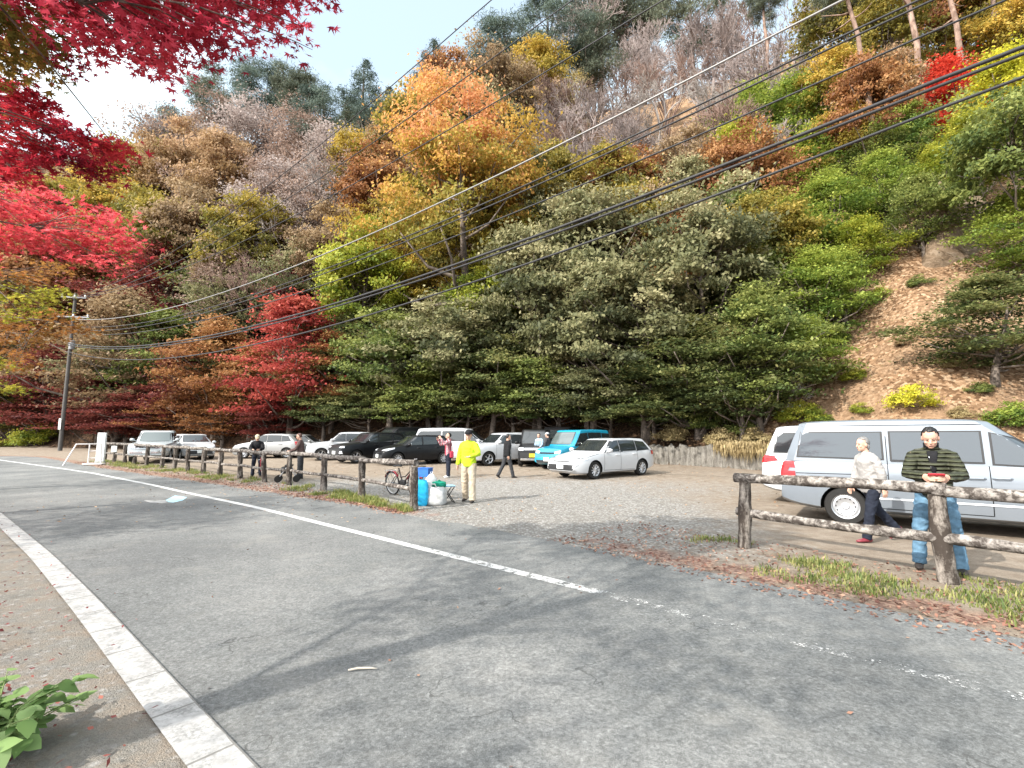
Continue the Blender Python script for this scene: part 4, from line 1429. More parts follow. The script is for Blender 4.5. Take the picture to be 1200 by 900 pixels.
VAN = dict(key='van', paint='silver', L=4.84, W=1.83, H=1.90, axles=(1.52, -1.40), wr=.33, plan=.12, steel=True,
    top=[(2.42, .55), (2.38, .78), (2.20, .93), (1.75, 1.05), (1.35, 1.13), (0, 1.14), (-2.0, 1.14), (-2.34, 1.14), (-2.40, .95), (-2.42, .6)],
    bot=[(2.42, .32), (2.2, .22), (1, .24), (-1.8, .25), (-2.2, .30), (-2.42, .38)],
    gh=dict(x=(1.62, .60, -2.08, -2.36), belt=(1.10, 1.16), tum=.80),
    side=[[(-2.10, 1.22), (-.82, 1.20), (-.82, 1.66), (-2.02, 1.66)], [(-.68, 1.19), (.46, 1.18), (.46, 1.665), (-.68, 1.665)], [(.60, 1.16), (1.42, 1.12), (.86, 1.55), (.60, 1.645)]],
    glass=glass_mat('grey_reflecting_van_glass', (.045, .055, .065), .04), wglass=M_GLASSL,
    wind=(1.2, 1.72, .72, .6), rear=(1.22, 1.70, .68, .58),
    head=[[(.45, .74), (.82, .76), (.80, .90), (.45, .86)]], headside=[[(1.75, .88), (2.25, .76), (2.2, .90), (1.75, 1.0)]],
    tail=[[(.68, .82), (.84, .82), (.84, 1.10), (.69, 1.10)]], tailside=[[(-2.38, .82), (-2.16, .83), (-2.16, .935), (-2.38, .935)], [(-2.38, 1.0), (-2.16, 1.0), (-2.18, 1.115), (-2.37, 1.115)]],
    seams=[(.53, .34, .53, 1.12), (-.75, .70, -.75, 1.14), (1.36, .75, 1.40, 1.06), (.53, .34, -.9, .34), (-.75, .92, -2.15, .90), (-.75, 1.60, -.75, 1.14), (.5, 1.79, -2.02, 1.79)],
    handles=[(.66, .93), (.36, .92)], mirror=(1.30, 1.16), spokes=12, rplate=.75)

MINIVAN = dict(VAN, key='minivan', paint='white', H=1.86, steel=False, glass=M_GLASS, wglass=M_GLASS,
    tail=[[(.50, .98), (.84, .96), (.84, 1.10), (.55, 1.06)]], tailside=[[(-2.38, .96), (-2.02, 1.02), (-2.10, 1.11), (-2.36, 1.14)]], plate=(.5, M_WPLATE),
    grille=[([(-.62, .45), (.62, .45), (.60, .74), (-.60, .74)], M_CHROME), ([(-.56, .49), (.56, .49), (.54, .70), (-.54, .70)], M_BLACK)])

SUV = dict(key='suv', paint='white', L=4.15, W=1.75, H=1.62, axles=(1.24, -1.24), wr=.335, plan=.16,
    top=[(2.07, .55), (2.05, .78), (1.92, .92), (1.5, 1.0), (.95, 1.06), (0, 1.06), (-1.7, 1.10), (-1.98, 1.10), (-2.05, .9), (-2.07, .6)],
    bot=[(2.07, .36), (1.85, .24), (1, .25), (-1.6, .26), (-2.07, .42)],
    gh=dict(x=(1.0, .30, -1.60, -1.98), belt=(1.06, 1.12), tum=.79),
    side=[[(-.02, 1.09), (.74, 1.08), (.30, 1.47), (-.02, 1.505)], [(-.90, 1.11), (-.10, 1.095), (-.10, 1.505), (-.90, 1.49)], [(-1.68, 1.17), (-.98, 1.125), (-.98, 1.48), (-1.48, 1.42)]],
    wind=(1.12, 1.50, .66, .55), rear=(1.18, 1.48, .62, .5),
    head=[[(.50, .80), (.80, .81), (.78, .90), (.48, .87)], [(.55, .50), (.78, .50), (.76, .64), (.60, .64)]],
    tail=[[(.48, .90), (.83, .90), (.83, 1.06), (.52, 1.02)]], tailside=[[(-2.02, .90), (-1.78, .95), (-1.82, 1.05), (-2.0, 1.06)]],
    grille=[([(-.5, .42), (.5, .42), (.62, .72), (-.62, .72)], M_BLACK)],
    seams=[(.82, .36, .80, 1.04), (-.06, .36, -.06, 1.05), (-.94, .60, -.92, 1.08)], handles=[(.12, .94), (-.78, .96)], mirror=(.70, 1.12), plate=(.55, M_WPLATE), spokes=5)

KEI = dict(key='kei', paint='black', L=3.4, W=1.52, H=1.80, axles=(1.22, -1.22), wr=.285, plan=.10,
    top=[(1.70, .5), (1.68, .82), (1.60, .94), (1.2, 1.0), (.95, 1.03), (0, 1.04), (-1.5, 1.06), (-1.66, 1.06), (-1.69, .9), (-1.70, .5)],
    bot=[(1.70, .30), (1.5, .20), (0, .2), (-1.5, .2), (-1.70, .34)],
    gh=dict(x=(1.10, .66, -1.52, -1.66), belt=(1.03, 1.08), tum=.86),
    side=[[(.02, 1.06), (.86, 1.05), (.58, 1.60), (.02, 1.64)], [(-.88, 1.08), (-.06, 1.06), (-.06, 1.64), (-.88, 1.64)], [(-1.48, 1.12), (-.96, 1.08), (-.96, 1.62), (-1.42, 1.60)]],
    wind=(1.10, 1.66, .60, .55), rear=(1.12, 1.62, .6, .54), wglass=M_GLASS,
    head=[[(.44, .76), (.70, .76), (.70, .90), (.44, .90)]],
    grille=[([(-.40, .78), (.40, .78), (.40, .88), (-.40, .88)], M_CHROME), ([(-.60, .30), (.60, .30), (.60, .40), (-.60, .40)], M_CHROME), ([(-.62, .42), (.62, .42), (.6, .66), (-.6, .66)], M_BLACK)],
    tail=[[(.60, .8), (.73, .8), (.73, 1.1), (.60, 1.1)]], seams=[(.92, .3, .92, 1.02), (-.02, .3, -.02, 1.03)], handles=[(.12, .92)], mirror=(.86, 1.10), plate=(.53, M_YPLATE), spokes=8)

BOXY = dict(KEI, key='boxy', paint='teal', L=3.9, W=1.67, H=1.78, axles=(1.30, -1.30), wr=.30, mpaint='black',
    top=[(1.95, .5), (1.92, .74), (1.78, .90), (1.3, 1.0), (1.05, 1.04), (0, 1.05), (-1.7, 1.08), (-1.90, 1.08), (-1.94, .9), (-1.95, .5)],
    bot=[(1.95, .30), (1.7, .20), (0, .2), (-1.7, .2), (-1.95, .34)],
    gh=dict(x=(1.22, .60, -1.74, -1.90), belt=(1.04, 1.10), tum=.84),
    side=[[(.02, 1.08), (.92, 1.07), (.52, 1.57), (.02, 1.62)], [(-.98, 1.10), (-.06, 1.08), (-.06, 1.62), (-.98, 1.62)], [(-1.70, 1.14), (-1.06, 1.10), (-1.06, 1.60), (-1.62, 1.58)]],
    wind=(1.12, 1.64, .64, .56), plate=(.46, M_WPLATE), wglass=M_GLASSL,
    head=[[(.46, .70), (.76, .74), (.74, .86), (.44, .80)]],
    grille=[([(-.42, .70), (.42, .70), (.44, .76), (-.44, .76)], M_BLACK), ([(-.60, .30), (.60, .30), (.66, .42), (-.66, .42)], M_BLACK)])
BIGVAN = dict(VAN, key='bigvan', paint='black', H=1.93, steel=False, glass=M_GLASS, wglass=M_GLASS, plate=(.5, M_WPLATE),
    grille=[([(-.62, .42), (.62, .42), (.60, .80), (-.60, .80)], M_CHROME), ([(-.56, .47), (.56, .47), (.54, .60), (-.54, .60)], M_BLACK)])
COMPACT = dict(ESTATE, key='compact', paint='black', L=4.0, H=1.50, axles=(1.25, -1.25),
    top=[(2.0, .5), (1.97, .66), (1.82, .78), (1.4, .90), (.98, .98), (0, .99), (-1.5, 1.04), (-1.85, 1.04), (-1.97, .86), (-2.0, .55)],
    bot=[(2.0, .30), (1.85, .19), (1, .19), (-1.6, .21), (-2.0, .35)],
    gh=dict(x=(1.12, .25, -1.40, -1.86), belt=(.98, 1.05), tum=.77),
    side=[[(-.02, 1.0), (.78, .99), (.28, 1.37), (-.02, 1.40)], [(-.86, 1.02), (-.10, 1.005), (-.10, 1.40), (-.86, 1.38)], [(-1.45, 1.08), (-.94, 1.04), (-.94, 1.37), (-1.25, 1.33)]],
    wind=(1.04, 1.41, .66, .53), head=[[(.40, .70), (.80, .74), (.78, .85), (.40, .77)]], headside=[[(1.45, .80), (1.86, .70), (1.83, .78), (1.40, .88)]], plate=(.46, M_WPLATE),
    seams=[(.82, .28, .82, .96), (-.06, .26, -.06, .98)], tailside=[[(-1.93, .88), (-1.70, .92), (-1.72, 1.02), (-1.9, 1.02)]])
PICKUP = dict(key='pickup', paint='grey', L=5.0, W=1.80, H=1.72, axles=(1.55, -1.50), wr=.36, plan=.12,
    top=[(2.5, .62), (2.48, .86), (2.38, .98), (1.8, 1.04), (1.0, 1.08), (0, 1.08), (-.6, 1.08), (-2.42, 1.06), (-2.49, .9), (-2.5, .6)],
    bot=[(2.5, .42), (2.3, .34), (0, .36), (-2.3, .42), (-2.5, .48)],
    gh=dict(x=(1.02, .48, -.42, -.62), belt=(1.07, 1.08), tum=.82),
    side=[[(-.30, 1.11), (.78, 1.10), (.46, 1.56), (-.28, 1.58)]],
    wind=(1.13, 1.60, .70, .60), rear=(1.15, 1.58, .6, .52), wglass=M_GLASSL,
    head=[[(.56, .78), (.82, .78), (.82, .92), (.56, .92)]],
    grille=[([(-.54, .76), (.54, .76), (.54, .94), (-.54, .94)], M_CHROME), ([(-.50, .79), (.50, .79), (.50, .91), (-.50, .91)], M_BLACK), ([(-.85, .52), (.85, .52), (.86, .66), (-.86, .66)], M_CHROME)],
    tail=[[(.7, .7), (.84, .7), (.84, .95), (.7, .95)]], seams=[(.86, .44, .86, 1.06), (-.38, .44, -.38, 1.07)], handles=[(-.22, .95)], mirror=(.78, 1.18), plate=(.60, M_WPLATE), spokes=6)


def parked(name, cat, label, px, Y, heading, s, dz=0):
    p = at_depth(px, Y)
    return car(name, cat, label, (p.x, p.y, p.z + .005 + dz), heading, s)


# silver van on the right: rear lower corner seen at px 921
HV = math.degrees(math.atan2(-.60, .80))
u = Vector((math.cos(R(HV)), math.sin(R(HV)), 0)); nrm_left = Vector((-u.y, u.x, 0))
P0 = Vector((5.22, 9.45, 0))
van_loc = P0 + u * 2.42 + nrm_left * .91
vroot, vbvh = car('parked_van', 'van', 'silver van right behind the log fence, steel wheel and two-part red tail lamp showing', van_loc, HV, VAN)
sheet('side_moulding', vbvh, simple('bright_side_moulding', (.62, .64, .66), .35, .5), [('y-', [(-1.0, .50), (1.0, .50), (1.0, .53), (-1.0, .53)]), ('y+', [(-1.0, .50), (1.0, .50), (1.0, .53), (-1.0, .53)])], vroot, .012, 14, 1)
sheet('window_rail', vbvh, M_BLACK, [('y-', [(-.70, 1.155), (.48, 1.155), (.48, 1.175), (-.70, 1.175)])], vroot, .014, 14, 1)
P1 = Vector((6.05, 11.75, 0))
car('parked_minivan', 'minivan', 'white minivan seen behind the rear end of the silver van', P1 + u * 2.42 + nrm_left * .91 + Vector((0, 0, float(gz(7, 13)))), HV - 3, MINIVAN)
hd = math.degrees(math.atan2(-.60, -.80))
pc = Vector((4.05, 18.45, float(gz(4, 18.4))))
car('parked_estate_car', 'car', 'white estate car nearest in the lot, in front of the teal car', (pc.x - .50, pc.y + .45, pc.z + .005), hd, ESTATE)
parked('parked_car', 'car', 'teal blue boxy car partly hidden by the white estate car', 674, 22.6, 222, BOXY)
parked('parked_kei_car', 'car', 'black boxy car with a yellow number plate left of the teal car', 628, 24.6, 262, KEI)
parked('parked_van', 'van', 'black van standing in the shade behind the teal car', 655, 27.6, 250, BIGVAN)
parked('parked_suv', 'suv', 'white suv facing left between the white minivan and the black boxy car', 588, 25.0, 212, SUV)
parked('parked_minivan', 'minivan', 'white minivan behind the yellow-jacketed man, facing right', 538, 26.2, 352, dict(MINIVAN))
parked('parked_compact_car', 'car', 'black compact car with bright headlamps left of the white minivan', 487, 25.2, 214, COMPACT)
parked('parked_van', 'van', 'tall black van in the shade behind the compact car', 468, 29.6, 222, BIGVAN)
parked('parked_suv', 'suv', 'black suv with bright front lamps left of the tall black van', 434, 26.8, 226, dict(SUV, paint='black'))
parked('parked_suv', 'suv', 'white suv facing left at the left of the black suv', 404, 28.8, 200, SUV)
parked('parked_car', 'car', 'silver white wagon behind the standing person in the brown jacket', 356, 31.6, 4, dict(ESTATE, paint='pearl'))
parked('parked_car', 'car', 'silver hatchback facing left behind the person in the straw hat', 318, 30.4, 186, dict(COMPACT, paint='pearl'))
parked('parked_pickup', 'pickup truck', 'old pale grey pickup truck at the left end of the lot', 186, 27.2, 296, PICKUP)
parked('parked_car', 'car', 'white car whose bonnet shows right of the old pickup', 226, 29.6, 316, dict(COMPACT, paint='white'))
# ------------------------------------------------------------------ log fences
M_LOG = bark('weathered_log_bark', (.045, .036, .030), (.27, .24, .21), (3.2, 3.2, .8), (.47, .63), .9)
M_RAILW = bark('weathered_rail_wood', (.055, .046, .040), (.34, .31, .28), (3, 3, 3), (.46, .62), .8)


def log_mesh(rg, p0, p1, r0, r1, n=14, seg=12, bend=.03, rough=.06):
    mb = MB()
    p0 = Vector(p0); p1 = Vector(p1); ax = (p1 - p0)
    L = ax.length; side = ax.orthogonal().normalized(); s2 = ax.normalized().cross(side)
    ph = rg.uniform(0, 6.28, 3)
    pts = []; rad = []
    for i in range(seg + 1):
        t = i / seg
        pts.append(p0 + ax * t + side * bend * math.sin(t * 3.1 + ph[0]) * L * .3 + s2 * bend * math.sin(t * 4.3 + ph[1]) * L * .3)
        rad.append((r0 + (r1 - r0) * t) * (1 + .07 * math.sin(t * 11 + ph[2]) + rg.normal(0, .025)))
    mb.tube(pts, rad, n, jit=rough, rg=rg)
    # small end chamfer
    return mb


def fence(label, posts, rails, group, hpost=1.05, rp=.085, rr=.065, seed=1):
    rg = np.random.default_rng(seed)
    root = empty('log_fence', posts[0], 0, label, 'fence', group)
    b = Vector(posts[0])
    for i, p in enumerate(posts):
        q = Vector(p) - b
        lean = Vector((rg.normal(0, .03), rg.normal(0, .03), 0))
        hp = hpost + rg.normal(0, .015)
        o = log_mesh(rg, q - Vector((0, 0, .25)), q + lean + Vector((0, 0, hp - .09)), rp * rg.uniform(.95, 1.1), rp * rg.uniform(.85, 1.0)).build('post', M_LOG, root, .9)
    for (a, c, za, zc, k) in rails:
        p, q = Vector(a) - b, Vector(c) - b
        d = (q - p).normalized() * .06
        log_mesh(rg, p - d + Vector((0, 0, za)), q + d + Vector((0, 0, zc)), rr * k, rr * k * rg.uniform(.88, 1.05), 14, 14, .02).build('rail', M_RAILW, root, .9)
    return root


# right fence: runs from the first post towards the lower right, out of the picture
pa, pb = G(870, 641), G(1111, 683)
dirf = (pb - pa)
pcx = pb + dirf * 1.0; pdx = pb + dirf * 2.0
fence('two-rail log fence at the right, the man in the quilted jacket leans on it', [pa, pb, pcx],
      [(pa, pb, 1.0, 1.0, 1.05), (pb, pcx, 1.0, 1.0, 1.05), (pa, pb, .50, .47, .85), (pb, pcx, .47, .47, .85)], 'log fences along the road', 1.03, .095, .068, 3)
# left fence
lp = [G(*p) for p in [(485, 598), (423, 583.5), (379, 574.5), (339, 568.5), (310, 565), (281, 560.5), (258, 557.5), (238, 554.5), (220, 552), (204, 550), (189, 548), (172, 546), (157, 544.3), (146, 543), (134, 541.6), (122, 540.4)]]
rl = []
for a_, c_ in zip(lp[:-1], lp[1:]):
    rl += [(a_, c_, 1.0, 1.0, 1.0), (a_, c_, .46, .46, .7)]
fence('long two-rail log fence between the road and the parking lot at the left', lp, rl, 'log fences along the road', 1.03, .09, .066, 9)

# small notice on the left fence, white post board, barricade
def on_line(px, Y): return at_depth(px, Y)
p = lp[14]
root = empty('notice_board', p + Vector((.02, -.12, 0)), R(20), 'small white notice hung on the far end of the left fence', 'sign')
MB().box((0, 0, .72), (.26, .02, .34), bev=.008).build('panel', M_WPLATE, root)
MB().tube([(0, .012, .90), (0, .02, .99)], .006, 6).build('hanger', M_BLACK, root)
p = G(117, 543)
root = empty('post_board', p, R(15), 'narrow upright white board beside the end of the left fence', 'sign')
MB().box((0, 0, .86), (.36, .16, 1.5), bev=.02).build('panel', simple('white_painted_board', (.72, .73, .72), .5), root)
MB().box((0, 0, .06), (.42, .24, .12), bev=.02).build('base', simple('grey_concrete_foot', (.3, .3, .29), .9), root)
p = G(100, 545)
root = empty('barricade', p, R(20), 'white metal frame barricade left of the upright white board', 'barricade')
M_BAR = simple('white_steel_tube', (.62, .58, .56), .4, .5)
MB().tube([(-.75, -.35, 0), (-.42, -.05, 1.05), (.55, .05, 1.05), (.62, .05, 0)], .035, 8).build('frame', M_BAR, root)
MB().tube([(.12, -.05, 0), (.10, 0, 1.05)], .03, 8).build('upright', M_BAR, root)
for z in (.35, .7): MB().tube([(.11, 0, z), (.59, .05, z)], .022, 8).build('rung', M_BAR, root)
MB().box((.35, 0, .05), (.8, .5, .08), bev=.02).build('base', M_BAR, root)

# ------------------------------------------------------------------ log retaining wall
M_STONE = bark('grey_weathered_wall_logs', (.07, .062, .052), (.25, .235, .21), (2, 2, .8), (.38, .66), .9)
wall_pts = [(5.9, 26.75), (7.4, 25.6), (9.1, 24.1), (10.3, 22.5), (11.5, 20.5), (12.5, 18.6), (13.3, 16.9)]
Q, sq = resample(wall_pts, 46)
root = empty('retaining_wall', (8.5, 24.3, 0), 0, 'low grey retaining wall of upright weathered posts with dry grass hanging over it', 'wall')
rg = np.random.default_rng(4)
mb = MB()
for k in range(len(Q)):
    p = Q[k]; z = float(gz(p[0], p[1])); w = .19 * rg.uniform(.85, 1.15)
    h = .92 + rg.normal(0, .05)
    mb.tube([(p[0] - 8.5, p[1] - 24.3, z - .3), (p[0] - 8.5 + rg.normal(0, .012), p[1] - 24.3 + rg.normal(0, .012), z + h - .03), (p[0] - 8.5, p[1] - 24.3, z + h)], [w, w, w * .8], 10, jit=.08, rg=rg)
mb.build('wall_face', M_STONE, root, .8)
# utility pole
pp = Vector((-37.5, 40, float(gz(-37.5, 40))))
root = empty('utility_pole', pp, 0, 'tall grey concrete utility pole with crossarms in the left woods', 'utility pole')
MB().tube([(0, 0, -.5), (0, 0, 13.4)], [.155, .11], 14).build('pole', simple('grey_concrete_pole', (.085, .08, .075), .85), root)
M_GALV = simple('galvanised_steel', (.24, .245, .25), .55, .4, .3)
ca, sa = .82, .57       # crossarm direction, square to the cables
for z, l in ((13.0, 1.9), (11.3, 2.6)):
    MB().box((0, -.18, z), (l, .10, .12), R(12), bev=.01).build('crossarm', M_GALV, root)
    for x in (-.45, 0.05, .45):
        MB().lathe([(0, .06), (.05, .06), (.075, .11), (.05, .15), (.075, .19), (.04, .24), (0, .25)], 10, c=(x * l, -.18 + x * l * .2, z)).build('insulator', M_WPLATE, root, 3)
MB().lathe([(0, 8.5), (.2, 8.5), (.2, 9.2), (.14, 9.28), (0, 9.3)], 16, c=(.30, -.2, 0)).build('transformer', M_GALV, root, .6)
MB().box((0, -.25, 2.2), (.2, .04, .9), bev=.01).build('pole_wrap', M_WPLATE, root)

# ------------------------------------------------------------------ cables
M_CABLE = simple('black_cable', (.025, .025, .027), .6, .3)
M_CABLES = simple('silver_grey_cable', (.21, .21, .205), .5, .4, .3)


def cable(zl, px, py, zfix, rad, m, label, sag=.7, dx=0.0):
    d = ray(px, py)
    k = 13.34 / (d[1] + .711 * d[0])
    e = Vector((d[0] * k, d[1] * k, CAMH + d[2] * k))
    a = Vector((-37.5 + dx, 39.75, zl))
    mb = MB(); pts = []
    for i in range(61):
        t = i / 60 * 1.55
        p = a.lerp(e, t)
        p.z -= sag * 4 * t * (1 - t) * (1 if t < 1 else .4)
        pts.append(p)
    mb.tube(pts, rad, 6)
    o = mb.build('power_cable', m, None, 3)
    return tag(o, label, 'cable', 'overhead cables')


CB = [(13.35, 575, 0, .012, 'k', 'thin black cable crossing the open sky, topmost on the left', 1.7),
      (13.3, 670, 0, .012, 'k', 'thin black cable leaving the top edge at the right end of the open sky', 1.7),
      (13.25, 776, 0, .012, 'k', 'thin black cable leaving the top edge among the skyline pines', 1.6),
      (11.5, 985, 0, .016, 's', 'pale silver cable, the brightest one in front of the bare trees', 2.0),
      (10.9, 1078, -2, .014, 'k', 'upper thin cable just below the pale silver one', 2.0),
      (10.6, 1090, 0, .014, 'k', 'lower thin cable just below the pale silver one', 2.0),
      (10.3, 1168, 3, .013, 'k', 'thin cable passing behind the tall pine trunks', 2.0),
      (9.4, 1200, 53, .024, 'k', 'thick black cable over the scarlet maple, upper of the tight pair', 2.0),
      (9.25, 1200, 61, .020, 'k', 'thick black cable over the scarlet maple, lower of the tight pair', 2.0),
      (8.7, 1200, 88, .018, 'k', 'lowest black cable, crossing the middle of the scarlet maple', 2.3)]
for zl, px, py, r_, m_, lab, sg in CB:
    cable(zl, px, py, 0, r_ * 1.5, M_CABLES if m_ == 's' else M_CABLE, lab, sg)
# ------------------------------------------------------------------ people (local frame: x forward, y left, z up)
M_SKIN = simple('warm_skin', (.50, .30, .22), .55, .35, vary=.08, scale=14)
M_HAIRK = simple('black_hair', (.012, .011, .011), .5, .4, vary=.3, scale=60)
M_HAIRG = simple('grey_hair', (.17, .165, .16), .6, .3, vary=.3, scale=60)
M_EYE = simple('dark_eye', (.02, .015, .012), .2, .5)
M_LIP = simple('lips', (.36, .16, .13), .5, .3)


def cloth(name, a, b=None, scale=9.0, bump=.5):
    n = NM(name, .85, .15)
    v = n.noise(n.coord(), scale, 5, .6)
    b = b or tuple(c * .72 for c in a)
    n.base(n.ramp(v, [(.3, b), (.65, a)]))
    n.bump(v, bump, .03)
    return n.m


def quilt(name, a, b):
    n = NM(name, .55, .3)
    co = n.coord('Object')
    w = n.node('ShaderNodeTexWave'); w.wave_type = 'BANDS'; w.bands_direction = 'Z'; w.wave_profile = 'SIN'
    w.inputs['Scale'].default_value = 6.4; w.inputs['Distortion'].default_value = .5; w.inputs['Detail'].default_value = 1
    n.link(co, w.inputs['Vector'])
    n.base(n.ramp(w.outputs['Fac'], [(.08, b), (.35, tuple(.5 * (x + y) for x, y in zip(a, b))), (.7, a)]))
    n.bump(w.outputs['Fac'], .9, .05)
    return n.m


def plaid(name, a, b, c):
    n = NM(name, .85, .15); co = n.coord('Object')
    cols = None
    for ax in ('X', 'Z', 'Y'):
        w = n.node('ShaderNodeTexWave'); w.bands_direction = ax; w.inputs['Scale'].default_value = 5.2
        n.link(co, w.inputs['Vector'])
        f = n.ramp(w.outputs['Fac'], [(.45, 0.0), (.55, 1.0)])
        cols = n.mix(f, a, b) if cols is None else n.mix(n.math('MULTIPLY', f, .5), cols, c)
    n.base(cols)
    return n.m


from mathutils import noise as mnoise


def remesh(mb, name, vox, mats, smooth_it=4, fold=0.0):
    me = mb.mesh('tmp', mats, 3)
    m2 = evaluated(me, [('REMESH', {'mode': 'VOXEL', 'voxel_size': vox, 'use_smooth_shade': True}), ('SMOOTH', {'factor': .5, 'iterations': smooth_it})], name)
    m2.materials.clear(); m2.materials.append(mats)
    if fold:
        nrms = [v.normal.copy() for v in m2.vertices]; out = []
        for v, vn in zip(m2.vertices, nrms):
            q = v.co.copy()
            f = mnoise.noise(Vector((q.x * 11, q.y * 11, q.z * 17 + q.x * 9))) + .6 * mnoise.noise(Vector((q.x * 23 + 5, q.y * 23, q.z * 30)))
            out.extend(q + vn * (fold * f))
        m2.vertices.foreach_set('co', out); m2.update()
    m2.shade_smooth()
    return m2


def dirv(pitch, out, side):
    p, o = R(pitch), R(out)
    return Vector((math.sin(p) * math.cos(o), side * math.sin(o), -math.cos(p) * math.cos(o)))


def hand(mb, w, d, side, s, curl=35, inward=None):
    """palm and five unequal fingers; d = forearm direction, inward = towards the palm side"""
    d = d.normalized()
    n = Vector(inward) if inward is not None else Vector((0, -side, 0))
    n = (n - d * n.dot(d)).normalized()
    a = d.cross(n).normalized() * (1 if side > 0 else -1)     # thumb side
    k = s
    mb.tube([w - d * .03 * k, w + d * .02 * k, w + d * .085 * k], [(.024 * k, .020 * k), (.040 * k, .018 * k), (.042 * k, .016 * k)], 10, side=a)
    for i, (o, L) in enumerate(((.032, .066), (.011, .076), (-.011, .071), (-.031, .055))):
        b = w + d * .075 * k + a * o * k
        pts = [b]; cur = d.copy(); q = b.copy()
        for j in range(3):
            ang = R(curl) * (j + .6) * .55
            cur = (d * math.cos(ang) + n * math.sin(ang)).normalized()
            q = q + cur * (L * k * (.45, .32, .27)[j]); pts.append(q.copy())
        mb.tube(pts, [.0098 * k, .0095 * k, .0085 * k, .006 * k], 7)
    b = w + d * .022 * k + a * .034 * k
    t1 = (d * .65 + a * .65 + n * .35).normalized(); t2 = (d * .9 + n * .5 + a * .1).normalized()
    mb.tube([b - t1 * .015 * k, b + t1 * .035 * k, b + t1 * .035 * k + t2 * .03 * k], [.014 * k, .0115 * k, .008 * k], 7)


